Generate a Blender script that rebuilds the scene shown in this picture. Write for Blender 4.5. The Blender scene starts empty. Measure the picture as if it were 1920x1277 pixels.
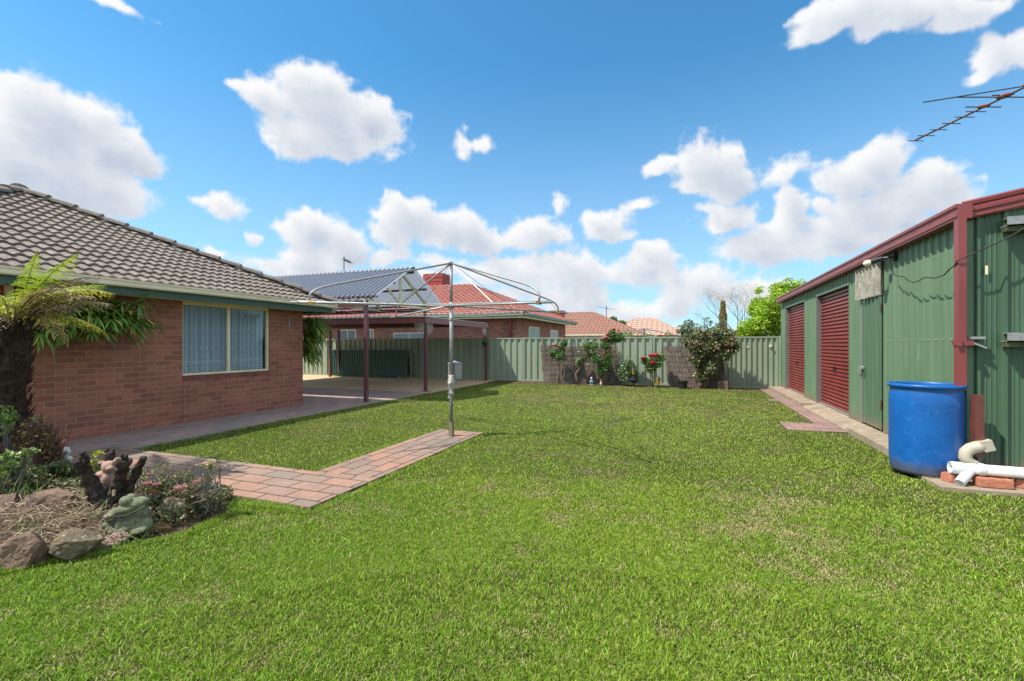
import bpy, bmesh, math, random
import numpy as np
from mathutils import Vector, Matrix, noise as mnoise
random.seed(7); RNG=np.random.default_rng(11)
PI=math.pi
S=bpy.context.scene; C=S.collection
# ---------------------------------------------------------------- camera frame
F=870.0; CH=1.54; HY=646.0; SA,CA=math.sin(math.radians(20.77)),math.cos(math.radians(20.77))
def ray(px): r=(px-960)/F; return (-SA+CA*r, CA+SA*r)
def G(px,py,z=0.0):
    d=(CH-z)*F/(py-HY); a,b=ray(px); return (a*d,b*d)
def XY(px,Y): a,b=ray(px); return a/b*Y          # x on the plane y=Y
def YX(px,X): a,b=ray(px); return b/a*X          # y on the plane x=X
def ZY(px,py,Y): d=Y/ray(px)[1]; return CH+(HY-py)*d/F
def ZX(px,py,X): d=X/ray(px)[0]; return CH+(HY-py)*d/F
def D(px,d): a,b=ray(px); return (a*d,b*d)
# ---------------------------------------------------------------- objects
ORG={}
def tag(o,label=None,cat=None,group=None,kind=None):
    if label: o['label']=label
    if cat: o['category']=cat
    if group: o['group']=group
    if kind: o['kind']=kind
    return o
def thing(name,label,cat,loc,group=None):
    o=bpy.data.objects.new(name,None); C.objects.link(o); o.location=loc; o.empty_display_size=.2
    ORG[o.name]=Vector(loc); return tag(o,label,cat,group)
def finish(name,me,mats,parent=None,smooth=False):
    if not isinstance(mats,(list,tuple)): mats=[mats]
    for m in mats: me.materials.append(m)
    o=bpy.data.objects.new(name,me); C.objects.link(o)
    if parent is not None:
        org=ORG.get(parent.name,Vector((0,0,0))); o.parent=parent; ORG[o.name]=org
        if org.length>0: me.transform(Matrix.Translation(-org))
    else: ORG[o.name]=Vector((0,0,0))
    if smooth: me.polygons.foreach_set('use_smooth',[True]*len(me.polygons))
    return o
def fr(t):
    t=Vector(t).normalized(); u=Vector((0,0,1)) if abs(t.z)<.95 else Vector((1,0,0))
    a=t.cross(u).normalized(); return t,a,t.cross(a).normalized()
class MB:
    def __init__(s): s.v=[]; s.f=[]; s.m=[]
    def add(s,vs,fs,mi=0):
        n=len(s.v); s.v.extend([tuple(p) for p in vs]); s.f.extend([tuple(i+n for i in f) for f in fs]); s.m.extend([mi]*len(fs)); return s
    def box(s,x0,x1,y0,y1,z0,z1,mi=0):
        return s.add([(x0,y0,z0),(x1,y0,z0),(x1,y1,z0),(x0,y1,z0),(x0,y0,z1),(x1,y0,z1),(x1,y1,z1),(x0,y1,z1)],
          [(3,2,1,0),(4,5,6,7),(0,1,5,4),(1,2,6,5),(2,3,7,6),(3,0,4,7)],mi)
    def bar(s,a,b,w,h,mi=0,up=(0,0,1)):
        a=Vector(a);b=Vector(b);t=(b-a).normalized();u=Vector(up)
        if abs(t.dot(u))>.98: u=Vector((0,1,0))
        r=t.cross(u).normalized()*w/2;q=r.cross(t).normalized()*h/2
        return s.add([a-r-q,a+r-q,a+r+q,a-r+q,b-r-q,b+r-q,b+r+q,b-r+q],[(0,1,2,3),(7,6,5,4),(0,4,5,1),(1,5,6,2),(2,6,7,3),(3,7,4,0)],mi)
    def tube(s,pts,r,n=8,mi=0,cap=True,amp=0,nf=8):
        pts=[Vector(p) for p in pts];N=len(pts)
        rs=r if isinstance(r,(list,tuple)) else [r]*N
        vs=[];pa=None
        for i,p in enumerate(pts):
            t=(pts[min(i+1,N-1)]-pts[max(i-1,0)]).normalized()
            if pa is None: _,a,_=fr(t)
            else:
                a=pa-t*pa.dot(t)
                if a.length<1e-4: _,a,_=fr(t)
                a.normalize()
            pa=a;b=t.cross(a)
            for k in range(n):
                g=2*PI*k/n; dr=a*math.cos(g)+b*math.sin(g); rr=rs[i]
                if amp: rr*=1+amp*mnoise.noise((p+dr*rs[i])*nf)+amp*.6*mnoise.noise((p+dr*rs[i])*nf*2.7)
                vs.append(p+dr*rr)
        fs=[(i*n+k,i*n+(k+1)%n,(i+1)*n+(k+1)%n,(i+1)*n+k) for i in range(N-1) for k in range(n)]
        if cap: fs.append(tuple(range(n-1,-1,-1))); fs.append(tuple((N-1)*n+k for k in range(n)))
        return s.add(vs,fs,mi)
    def lathe(s,prof,c=(0,0,0),n=24,mi=0,cap=True):
        vs=[(c[0]+r*math.cos(2*PI*k/n),c[1]+r*math.sin(2*PI*k/n),c[2]+z) for r,z in prof for k in range(n)]
        fs=[(i*n+k,i*n+(k+1)%n,(i+1)*n+(k+1)%n,(i+1)*n+k) for i in range(len(prof)-1) for k in range(n)]
        if cap:
            fs.append(tuple(range(n-1,-1,-1))); fs.append(tuple((len(prof)-1)*n+k for k in range(n)))
        return s.add(vs,fs,mi)
    def ell(s,c,r,rot=None,n=14,m=9,mi=0):
        R=rot or Matrix.Identity(3);c=Vector(c);vs=[];
        for i in range(m+1):
            th=PI*i/m
            for k in range(n):
                ph=2*PI*k/n; vs.append(c+R@Vector((r[0]*math.sin(th)*math.cos(ph),r[1]*math.sin(th)*math.sin(ph),-r[2]*math.cos(th))))
        fs=[(i*n+k,i*n+(k+1)%n,(i+1)*n+(k+1)%n,(i+1)*n+k) for i in range(m) for k in range(n)]
        return s.add(vs,fs,mi)
    def prism(s,poly,z0,z1,mi=0):
        n=len(poly); vs=[(x,y,z0) for x,y in poly]+[(x,y,z1) for x,y in poly]
        return s.add(vs,[tuple(range(n-1,-1,-1)),tuple(range(n,2*n))]+[(i,(i+1)%n,(i+1)%n+n,i+n) for i in range(n)],mi)
    def ext(s,prof,a,b,mi=0,cap=True):
        """profile of (u,v) offsets swept from a to b; u sideways (horizontal, right of travel), v up"""
        a=Vector(a);b=Vector(b);t=(b-a).normalized();r=t.cross(Vector((0,0,1))).normalized();q=r.cross(t)
        n=len(prof);vs=[a+r*u+q*v for u,v in prof]+[b+r*u+q*v for u,v in prof]
        fs=[(i,(i+1)%n,(i+1)%n+n,i+n) for i in range(n)]
        if cap: fs+= [tuple(range(n-1,-1,-1)),tuple(range(n,2*n))]
        return s.add(vs,fs,mi)
    def sheet(s,O,U,V,W,ul,vl,prof,mi=0,v0=None,v1=None):
        """corrugated sheet: prof=list of (u,w) points over its whole width"""
        O=Vector(O);U=Vector(U);V=Vector(V);W=Vector(W);vs=[]
        for u,w in prof:
            a=0 if v0 is None else v0(u); b=vl if v1 is None else v1(u)
            vs.append(O+U*u+V*a+W*w); vs.append(O+U*u+V*b+W*w)
        return s.add(vs,[(2*i,2*i+2,2*i+3,2*i+1) for i in range(len(prof)-1)],mi)
    def build(s,name,mats,parent=None,smooth=False,fix=False):
        me=bpy.data.meshes.new(name); me.from_pydata(s.v,[],s.f)
        if isinstance(mats,(list,tuple)) and len(mats)>1: me.polygons.foreach_set('material_index',s.m)
        if fix:
            bm=bmesh.new();bm.from_mesh(me);bmesh.ops.recalc_face_normals(bm,faces=bm.faces);bm.to_mesh(me);bm.free()
        me.update(); nl=len(me.loops)
        co=np.zeros(len(me.vertices)*3);me.vertices.foreach_get('co',co);co=co.reshape(-1,3)
        li=np.zeros(nl,dtype=np.int32);me.loops.foreach_get('vertex_index',li)
        nr=np.zeros(len(me.polygons)*3);me.polygons.foreach_get('normal',nr);nr=np.abs(nr.reshape(-1,3))
        lt=np.zeros(len(me.polygons),dtype=np.int32);me.polygons.foreach_get('loop_total',lt)
        ln=np.repeat(nr,lt,axis=0);p=co[li]
        uv=np.where((ln[:,2]>.7)[:,None],p[:,[0,1]],np.where((ln[:,0]>ln[:,1])[:,None],p[:,[1,2]],p[:,[0,2]]))
        ul=me.uv_layers.new(name='UVMap'); ul.data.foreach_set('uv',uv.astype(np.float32).ravel())
        return finish(name,me,mats,parent,smooth)
def npmesh(name,V,Fc,col,mats,parent=None,smooth=False):
    """V (n,3), Fc (m,k) equal-sized faces, col (n,3)"""
    V=np.asarray(V,dtype=np.float32);Fc=np.asarray(Fc,dtype=np.int32);m,k=Fc.shape
    me=bpy.data.meshes.new(name);me.vertices.add(len(V));me.vertices.foreach_set('co',V.ravel())
    me.loops.add(m*k);me.loops.foreach_set('vertex_index',Fc.ravel())
    me.polygons.add(m);me.polygons.foreach_set('loop_start',np.arange(0,m*k,k,dtype=np.int32))
    me.polygons.foreach_set('loop_total',np.full(m,k,dtype=np.int32)) if False else None
    me.update(calc_edges=True)
    if col is not None:
        a=me.color_attributes.new(name='Col',type='FLOAT_COLOR',domain='POINT')
        cc=np.ones((len(V),4),dtype=np.float32);cc[:,:3]=col;a.data.foreach_set('color',cc.ravel())
    return finish(name,me,mats,parent,smooth)
# ---------------------------------------------------------------- materials
def newmat(name):
    m=bpy.data.materials.new(name);m.use_nodes=True;nt=m.node_tree;b=nt.nodes['Principled BSDF'];return m,nt,b
def N(nt,t,**k):
    n=nt.nodes.new(t)
    for a,v in k.items(): setattr(n,a,v)
    return n
def L(nt,a,b): nt.links.new(a,b)
def mixc(nt,fac,a,b,mode='MIX'):
    n=N(nt,'ShaderNodeMix',data_type='RGBA',blend_type=mode)
    for s,v in ((0,fac),(6,a),(7,b)):
        if hasattr(v,'links'): L(nt,v,n.inputs[s])
        elif s==0: n.inputs[s].default_value=v
        else: n.inputs[s].default_value=(*v,1)
    return n.outputs[2]
def math_(nt,op,a,b=None,clamp=False):
    n=N(nt,'ShaderNodeMath',operation=op,use_clamp=clamp)
    for i,v in enumerate((a,b)):
        if v is None: continue
        if hasattr(v,'links'): L(nt,v,n.inputs[i])
        else: n.inputs[i].default_value=v
    return n.outputs[0]
def vmath(nt,op,a,b=None,out=0):
    n=N(nt,'ShaderNodeVectorMath',operation=op)
    for i,v in enumerate((a,b)):
        if v is None: continue
        if hasattr(v,'links'): L(nt,v,n.inputs[i])
        else: n.inputs[i].default_value=v
    return n.outputs[out]
def noiz(nt,scale,detail=4,rough=.55,vec=None,stretch=None,dist=0):
    n=N(nt,'ShaderNodeTexNoise');n.inputs['Scale'].default_value=scale;n.inputs['Detail'].default_value=detail;n.inputs['Roughness'].default_value=rough;n.inputs['Distortion'].default_value=dist
    if vec is None: vec=N(nt,'ShaderNodeTexCoord').outputs['Object']
    if stretch:
        mp=N(nt,'ShaderNodeMapping');mp.inputs['Scale'].default_value=stretch;L(nt,vec,mp.inputs[0]);vec=mp.outputs[0]
    L(nt,vec,n.inputs['Vector']);return n.outputs['Fac']
def ramp(nt,fac,lo,hi):
    n=N(nt,'ShaderNodeMapRange');L(nt,fac,n.inputs[0]);n.inputs[1].default_value=lo;n.inputs[2].default_value=hi;n.clamp=True;return n.outputs[0]
def bump(nt,b,h,strength=.3,dist=.01):
    n=N(nt,'ShaderNodeBump');n.inputs['Strength'].default_value=strength;n.inputs['Distance'].default_value=dist;L(nt,h,n.inputs['Height']);L(nt,n.outputs[0],b.inputs['Normal'])
def M(name,c1,c2=None,rough=.7,metal=0,scale=6,stretch=None,bs=0,bscale=None,spec=.5,c3=None,lo=.35,hi=.65,coat=0):
    m,nt,b=newmat(name);c2=c2 or tuple(x*.8 for x in c1)
    n=noiz(nt,scale,5,.6,stretch=stretch);col=mixc(nt,ramp(nt,n,lo,hi),c1,c2)
    if c3: col=mixc(nt,ramp(nt,noiz(nt,scale*3.3,6,.65,stretch=stretch),.56,.7),col,c3)
    L(nt,col,b.inputs['Base Color']);b.inputs['Roughness'].default_value=rough;b.inputs['Metallic'].default_value=metal
    b.inputs['Specular IOR Level'].default_value=spec;b.inputs['Coat Weight'].default_value=coat
    if bs: bump(nt,b,noiz(nt,bscale or scale*4,6,.65,stretch=stretch),bs,.02)
    return m
def brickmat(name,ca,cb,mortar,bw,rh,ms,rot=0,bs=.5,off=.5,vary=.35,dirt=None,rough=.85,speck=None):
    m,nt,b=newmat(name);uv=N(nt,'ShaderNodeTexCoord').outputs['UV']
    mp=N(nt,'ShaderNodeMapping');mp.inputs['Rotation'].default_value=(0,0,rot);L(nt,uv,mp.inputs[0])
    # slight wobble of the joints
    wn=N(nt,'ShaderNodeTexNoise');wn.inputs['Scale'].default_value=9;L(nt,mp.outputs[0],wn.inputs['Vector'])
    wob=vmath(nt,'ADD',mp.outputs[0],vmath(nt,'SCALE',vmath(nt,'SUBTRACT',wn.outputs['Color'],(.5,.5,.5))) )
    wob.node.inputs[1].links[0].from_node.inputs['Scale'].default_value=.006
    t=N(nt,'ShaderNodeTexBrick',offset=off,squash=1)
    t.inputs['Color1'].default_value=(*ca,1);t.inputs['Color2'].default_value=(*cb,1);t.inputs['Mortar'].default_value=(*mortar,1)
    t.inputs['Scale'].default_value=1;t.inputs['Mortar Size'].default_value=ms;t.inputs['Mortar Smooth'].default_value=.25;t.inputs['Bias'].default_value=0
    t.inputs['Brick Width'].default_value=bw;t.inputs['Row Height'].default_value=rh;L(nt,wob,t.inputs['Vector'])
    col=t.outputs['Color'];n1=noiz(nt,1.3,4,.6);n2=noiz(nt,60,4,.7)
    col=mixc(nt,ramp(nt,n1,.3,.7),col,mixc(nt,1,col,(1-vary*.6,1-vary*.6,1-vary*.55),'MULTIPLY'))
    col=mixc(nt,ramp(nt,n2,.42,.7),col,mixc(nt,1,col,(.62,.6,.6),'MULTIPLY'))
    if speck: col=mixc(nt,ramp(nt,noiz(nt,26,3,.7),.66,.74),col,speck)
    if dirt: col=mixc(nt,ramp(nt,noiz(nt,2.2,6,.7),.52,.75),col,dirt)
    L(nt,col,b.inputs['Base Color']);b.inputs['Roughness'].default_value=rough;b.inputs['Specular IOR Level'].default_value=.25
    h=math_(nt,'SUBTRACT',math_(nt,'MULTIPLY',n2,.25),t.outputs['Fac']);bump(nt,b,h,bs,.006)
    return m
def leafmat(name,tr=.35,rough=.5,bump_=False,spec=.4):
    m,nt,b=newmat(name);a=N(nt,'ShaderNodeAttribute',attribute_name='Col')
    L(nt,a.outputs['Color'],b.inputs['Base Color']);b.inputs['Roughness'].default_value=rough;b.inputs['Specular IOR Level'].default_value=spec
    t=N(nt,'ShaderNodeBsdfTranslucent');L(nt,mixc(nt,1,a.outputs['Color'],(1.0,1.15,.5),'MULTIPLY'),t.inputs[0])
    x=N(nt,'ShaderNodeMixShader');x.inputs[0].default_value=tr;L(nt,b.outputs[0],x.inputs[1]);L(nt,t.outputs[0],x.inputs[2])
    L(nt,x.outputs[0],nt.nodes['Material Output'].inputs[0]);return m
LEAF=leafmat('leaf_material');GRASS=leafmat('grass_material',.3,.55,spec=.25);GLOSSY=leafmat('glossy_leaf',.2,.35);DRY=leafmat('dry_stem',.1,.8,spec=.1)
BRICK=brickmat('house_brick',(.5,.19,.12),(.32,.12,.085),(.46,.33,.22),.263,.0955,.0065,bs=.9,speck=(.42,.2,.13))
BRICKA=brickmat('neighbour_brick',(.55,.2,.13),(.28,.12,.08),(.55,.45,.36),.25,.09,.006,vary=.5)
PAVE1=brickmat('paver_pink',(.43,.235,.16),(.26,.21,.165),(.03,.028,.02),.42,.212,.009,rot=PI/2,bs=.6,dirt=(.2,.15,.11))
PAVE2=brickmat('paver_warm',(.42,.24,.165),(.26,.21,.17),(.03,.028,.02),.42,.235,.009,bs=.6,dirt=(.19,.14,.10))
PAVE3=brickmat('paver_house',(.5,.34,.28),(.34,.28,.25),(.1,.085,.07),.4,.2,.006,rot=PI/2,bs=.5,dirt=(.34,.27,.23))
PAVE4=brickmat('paver_shed',(.4,.24,.19),(.26,.18,.16),(.1,.08,.07),.4,.2,.006,rot=0,bs=.5,dirt=(.25,.18,.14))
CONC=M('concrete',(.34,.265,.185),(.24,.185,.13),.9,scale=2.5,bs=.25,bscale=60,c3=(.46,.39,.3),spec=.2)
TANC=M('tan_concrete',(.6,.42,.26),(.5,.35,.21),.9,scale=.8,bs=.15,bscale=70,spec=.2)
SOIL=M('soil',(.12,.085,.055),(.06,.04,.025),.95,scale=7,bs=.8,bscale=50,c3=(.25,.17,.11),spec=.1)
TILE=M('grey_tile',(.26,.215,.18),(.19,.158,.135),.85,scale=3,bs=.35,bscale=120,c3=(.38,.33,.28),spec=.2)
TILEA=M('red_tile',(.38,.145,.11),(.26,.1,.08),.75,scale=5,bs=.1,bscale=60,c3=(.52,.23,.17),spec=.3)
TILEB=M('terracotta_tile',(.34,.17,.115),(.23,.11,.08),.8,scale=5,c3=(.44,.26,.2))
TILEC=M('pink_tile',(.46,.3,.22),(.38,.23,.17),.8,scale=4,c3=(.52,.38,.3))
CREAM=M('cream_paint',(.86,.77,.5),(.74,.65,.42),.5,scale=3)
GUTW=M('cream_gutter',(.86,.76,.55),(.7,.6,.4),.4,scale=2.5,stretch=(1,.6,4))
FASC=M('green_fascia',(.05,.1,.07),(.04,.08,.06),.5,scale=3)
SOFF=M('soffit',(.66,.62,.48),(.6,.56,.42),.8)
PURP=M('maroon_steel',(.15,.05,.06),(.11,.04,.05),.42,scale=4,stretch=(1,1,.3))
PURPB=M('maroon_fascia',(.32,.12,.12),(.24,.09,.09),.45,scale=6,stretch=(3,3,.4))
SHEDG=M('shed_green',(.12,.205,.1),(.1,.175,.09),.4,scale=1.6,stretch=(1,2,.35),spec=.4,c3=(.135,.225,.12))
SHEDD=M('shed_door_green',(.085,.16,.085),(.07,.14,.075),.42,scale=1.6,stretch=(1,2,.35))
REDM=M('shed_red',(.27,.055,.05),(.2,.042,.04),.38,scale=2,stretch=(1,1,.5))
ROLL=M('roller_red',(.27,.05,.04),(.2,.038,.032),.38,scale=1.5)
FENC=M('fence_green',(.29,.345,.245),(.25,.3,.21),.5,scale=1.4,stretch=(1,1,.3),c3=(.32,.37,.27))
GALV=M('galvanised',(.36,.36,.35),(.26,.26,.25),.5,.35,scale=25,c3=(.46,.46,.45))
GALVD=M('dull_steel',(.2,.2,.185),(.14,.135,.12),.6,.35,scale=18)
RUST=M('rusty_iron',(.26,.12,.06),(.12,.07,.045),.8,.2,scale=30)
IRONP=M('weathered_cast',(.5,.48,.42),(.36,.33,.28),.7,.3,scale=22,c3=(.3,.15,.08))
CORR=M('grey_corrugated',(.17,.19,.235),(.13,.145,.185),.45,.3,scale=.8,stretch=(3,1,1))
def polymat():
    m,nt,b=newmat('grey_polycarbonate');b.inputs['Base Color'].default_value=(.24,.265,.33,1);b.inputs['Roughness'].default_value=.35
    t=N(nt,'ShaderNodeBsdfTranslucent');t.inputs[0].default_value=(.42,.47,.55,1);x=N(nt,'ShaderNodeMixShader');x.inputs[0].default_value=.4
    L(nt,b.outputs[0],x.inputs[1]);L(nt,t.outputs[0],x.inputs[2]);L(nt,x.outputs[0],nt.nodes['Material Output'].inputs[0]);return m
CORR=polymat()
def shedmat(name,c1,c2,c3):
    m=M(name,c1,c2,.42,scale=1.3,stretch=(1,2,.25),spec=.4,c3=c3);nt=m.node_tree;b=nt.nodes['Principled BSDF'];src=b.inputs['Base Color'].links[0].from_socket
    ps=N(nt,'ShaderNodeSeparateXYZ');L(nt,N(nt,'ShaderNodeNewGeometry').outputs['Position'],ps.inputs[0])
    n=noiz(nt,5,6,.75,stretch=(1,1,.5));k=math_(nt,'MULTIPLY',ramp(nt,math_(nt,'SUBTRACT',ps.outputs[2],math_(nt,'MULTIPLY',n,.35)),.12,-.02),.75)
    sc=ramp(nt,noiz(nt,4,8,.8,stretch=(3,3,.3)),.62,.8);c=mixc(nt,math_(nt,'MULTIPLY',sc,.35),src,(.34,.38,.3));c=mixc(nt,k,c,(.2,.15,.1));L(nt,c,b.inputs['Base Color']);return m
SHEDG=shedmat('shed_green',(.14,.22,.125),(.112,.182,.102),(.16,.245,.14));SHEDSHADE=shedmat('shed_green_shade',(.075,.14,.08),(.06,.115,.066),(.085,.155,.09));SHEDD=shedmat('shed_door_green',(.09,.155,.09),(.075,.135,.08),(.1,.17,.1))  # south wall gets a darkened copy of the cladding green: shade painted in
def barrelmat():
    m=BLUE;nt=m.node_tree;b=nt.nodes['Principled BSDF'];src=b.inputs['Base Color'].links[0].from_socket
    sc=ramp(nt,noiz(nt,34,8,.8,stretch=(1,1,.35)),.66,.72);big=ramp(nt,noiz(nt,2.3,3,.5),.5,.68);k=math_(nt,'MULTIPLY',math_(nt,'MULTIPLY',sc,big),.55)
    c=mixc(nt,k,src,(.3,.36,.5));ps=N(nt,'ShaderNodeSeparateXYZ');L(nt,N(nt,'ShaderNodeNewGeometry').outputs['Position'],ps.inputs[0])
    n=noiz(nt,14,6,.75);d=math_(nt,'MULTIPLY',ramp(nt,math_(nt,'SUBTRACT',ps.outputs[2],math_(nt,'MULTIPLY',n,.25)),.08,-.08),.8);c=mixc(nt,d,c,(.16,.14,.11));L(nt,c,b.inputs['Base Color'])
    L(nt,math_(nt,'ADD',math_(nt,'MULTIPLY',noiz(nt,6,4),.25),.25),b.inputs['Roughness'])
FLATR=M('carport_sheet',(.3,.36,.3),(.25,.3,.25),.5)
DGREEN=M('dark_green_panel',(.02,.075,.04),(.014,.055,.03),.45,scale=1.2,stretch=(3,1,.4))
BLUE=M('blue_plastic',(.003,.085,.31),(.005,.105,.36),.36,scale=3.5,spec=.5,c3=(.01,.14,.44),bs=.06,bscale=9)
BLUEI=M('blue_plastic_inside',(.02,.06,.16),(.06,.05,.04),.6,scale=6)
PVC=M('white_pvc',(.72,.73,.72),(.64,.64,.62),.3,scale=5)
PVCB=M('beige_pvc',(.5,.44,.34),(.4,.34,.25),.45,scale=9,c3=(.4,.33,.25))
BLACK=M('black_plastic',(.015,.015,.016),(.025,.025,.025),.5)
ASB=M('corrugated_cement',(.36,.34,.28),(.2,.18,.13),.95,scale=14,stretch=(1,1,.4),bs=.5,bscale=60,c3=(.62,.62,.58))
BROWNP=M('brown_box_pipe',(.17,.05,.035),(.12,.04,.03),.45,scale=8)
CBRICK=M('loose_brick',(.5,.19,.11),(.38,.13,.08),.9,scale=14,bs=.6,bscale=60,c3=(.5,.25,.17))
BARK=M('bark',(.085,.065,.05),(.02,.016,.013),.95,scale=16,bs=1,bscale=38,c3=(.2,.17,.14),spec=.1)
FERNT=M('fern_trunk',(.09,.062,.042),(.03,.022,.016),.95,scale=20,bs=1,bscale=60,c3=(.09,.06,.04),spec=.1)
CANE=M('rose_cane',(.22,.15,.09),(.13,.1,.06),.8,scale=20)
GREY=M('grey_twig',(.2,.17,.15),(.12,.1,.09),.9,scale=20)
ROCK1=M('brown_rock',(.2,.125,.08),(.08,.045,.034),.85,scale=6,bs=.9,bscale=20,c3=(.3,.22,.16))
ROCK2=M('lichen_rock',(.17,.13,.07),(.08,.06,.035),.9,scale=7,bs=.9,bscale=22,c3=(.48,.46,.38))
ROCK3=M('pink_rock',(.38,.26,.2),(.27,.175,.13),.85,scale=5,bs=.6,bscale=25)
ROCKO=M('orange_moss_rock',(.3,.12,.04),(.14,.12,.06),.9,scale=7,bs=.8,bscale=25,c3=(.2,.17,.12))
FROGM=M("mossy_stone",(.24,.255,.14),(.11,.115,.06),.9,scale=14,bs=.9,bscale=90,c3=(.05,.055,.045),lo=.42,hi=.6)
BEARM=M('terracotta_pink',(.4,.24,.17),(.3,.19,.14),.8,scale=9,c3=(.62,.5,.4))
GN1=M('chalky_white',(.66,.64,.58),(.5,.47,.4),.8,scale=14);GN2=M('gnome_red',(.45,.03,.025),(.5,.2,.15),.7,scale=22)
WIRE=M('line_wire',(.45,.46,.46),(.35,.35,.36),.4,.7)
FRET=M('cream_iron_lace',(.7,.68,.6),(.6,.57,.48),.6)
REDC=M('red_cooler',(.34,.045,.035),(.27,.035,.03),.55)
ANT=M('aerial_metal',(.1,.085,.075),(.07,.05,.04),.6,.5,scale=30)
REDP=M('aerial_clip',(.33,.1,.08),(.25,.07,.06),.6)
BULB=M('lamp_glass',(.75,.7,.5),(.7,.64,.42),.25)
ROOM=M('room_dark',(.2,.2,.22),(.15,.15,.17),.9)
AMBER=M('amber_glass',(.5,.25,.03),(.4,.18,.02),.3)
YEL=M('yellow_clamp',(.65,.36,.03),(.5,.25,.03),.6)
def fmat(name,c):  # petals
    m,nt,b=newmat(name);L(nt,mixc(nt,noiz(nt,60,3),c,tuple(x*.45 for x in c)),b.inputs['Base Color']);b.inputs['Roughness'].default_value=.6
    return m
PRED=fmat('red_petal',(.85,.02,.06));PDRED=fmat('dark_red_petal',(.45,.015,.06));PPINK=fmat('pink_petal',(.75,.36,.34));PWHITE=fmat('white_petal',(.8,.8,.75));PORANGE=fmat('orange_petal',(.75,.22,.1))
def brushmat():
    m,nt,b=newmat('brushwood');n=noiz(nt,9,6,.7,stretch=(9,1,.7));n2=noiz(nt,3,3)
    col=mixc(nt,ramp(nt,n,.38,.66),(.075,.058,.048),(.4,.32,.265));col=mixc(nt,ramp(nt,n2,.4,.7),col,mixc(nt,1,col,(.7,.62,.6),'MULTIPLY'))
    L(nt,col,b.inputs['Base Color']);b.inputs['Roughness'].default_value=.95;b.inputs['Specular IOR Level'].default_value=.1;bump(nt,b,n,1,.03);return m
BRUSH=brushmat()
def glass(name,refl=.6,tint=(.9,.95,.95)):
    m,nt,b=newmat(name);nt.nodes.remove(b);fz=N(nt,'ShaderNodeFresnel');fz.inputs[0].default_value=1.3
    g=N(nt,'ShaderNodeBsdfGlossy');g.inputs['Roughness'].default_value=.02;t=N(nt,'ShaderNodeBsdfTransparent');t.inputs[0].default_value=(*tint,1)
    x=N(nt,'ShaderNodeMixShader');L(nt,fz.outputs[0],x.inputs[0]);L(nt,t.outputs[0],x.inputs[1]);L(nt,g.outputs[0],x.inputs[2])
    L(nt,x.outputs[0],nt.nodes['Material Output'].inputs[0]);return m
GLASS=glass('window_glass');DGLASS=M('far_window_glass',(.07,.08,.1),(.1,.12,.15),.08)
FROST=M('frosted_pane',(.28,.33,.38),(.24,.29,.34),.3)
def lacemat():
    m,nt,b=newmat('lace_curtain');uv=N(nt,'ShaderNodeTexCoord').outputs['UV']
    mp=N(nt,'ShaderNodeMapping');mp.inputs['Scale'].default_value=(3.1,3.1,1);L(nt,uv,mp.inputs[0])
    v=N(nt,'ShaderNodeTexVoronoi',feature='DISTANCE_TO_EDGE');v.inputs['Randomness'].default_value=.35;L(nt,mp.outputs[0],v.inputs['Vector'])
    v2=N(nt,'ShaderNodeTexVoronoi');v2.inputs['Scale'].default_value=9;L(nt,uv,v2.inputs['Vector'])
    sp=N(nt,'ShaderNodeSeparateXYZ');L(nt,uv,sp.inputs[0])
    low=ramp(nt,sp.outputs[1],1.45,1.2)
    pat=math_(nt,'MULTIPLY',math_(nt,'LESS_THAN',v.outputs[0],.045),low,True)
    dots=math_(nt,'MULTIPLY',math_(nt,'LESS_THAN',v2.outputs[0],.16),.8)
    pat=math_(nt,'MAXIMUM',pat,dots)
    sc=N(nt,'ShaderNodeTexWave',wave_type='RINGS',rings_direction='SPHERICAL');sc.inputs['Scale'].default_value=3
    L(nt,mixc(nt,pat,(.8,.84,.95),(1,1,1)),b.inputs['Base Color']);b.inputs['Roughness'].default_value=.9
    t=N(nt,'ShaderNodeBsdfTransparent');x=N(nt,'ShaderNodeMixShader');L(nt,math_(nt,'SUBTRACT',.34,math_(nt,'MULTIPLY',pat,.32)),x.inputs[0]);L(nt,b.outputs[0],x.inputs[1]);L(nt,t.outputs[0],x.inputs[2])
    L(nt,x.outputs[0],nt.nodes['Material Output'].inputs[0]);return m
LACE=lacemat()
def lawnmat():
    m,nt,b=newmat('lawn_base');n=noiz(nt,.9,5,.6);n2=noiz(nt,40,5,.75)
    c=mixc(nt,ramp(nt,n,.35,.7),(.05,.07,.015),(.13,.11,.045));c=mixc(nt,ramp(nt,n2,.4,.65),c,mixc(nt,1,c,(.45,.5,.5),'MULTIPLY'))
    L(nt,c,b.inputs['Base Color']);b.inputs['Roughness'].default_value=.95;b.inputs['Specular IOR Level'].default_value=.1;bump(nt,b,n2,1,.03);return m
LAWNB=lawnmat()
def vn(x,y,s,seed=0):   # numpy value noise 0..1
    r=np.random.default_rng(seed).random((256,256));x=np.asarray(x)*s+97.3;y=np.asarray(y)*s+41.7
    xi=np.floor(x).astype(int);yi=np.floor(y).astype(int);fx=x-xi;fy=y-yi;fx=fx*fx*(3-2*fx);fy=fy*fy*(3-2*fy)
    g=lambda a,b:r[a%256,b%256]
    return (g(xi,yi)*(1-fx)+g(xi+1,yi)*fx)*(1-fy)+(g(xi,yi+1)*(1-fx)+g(xi+1,yi+1)*fx)*fy
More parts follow.
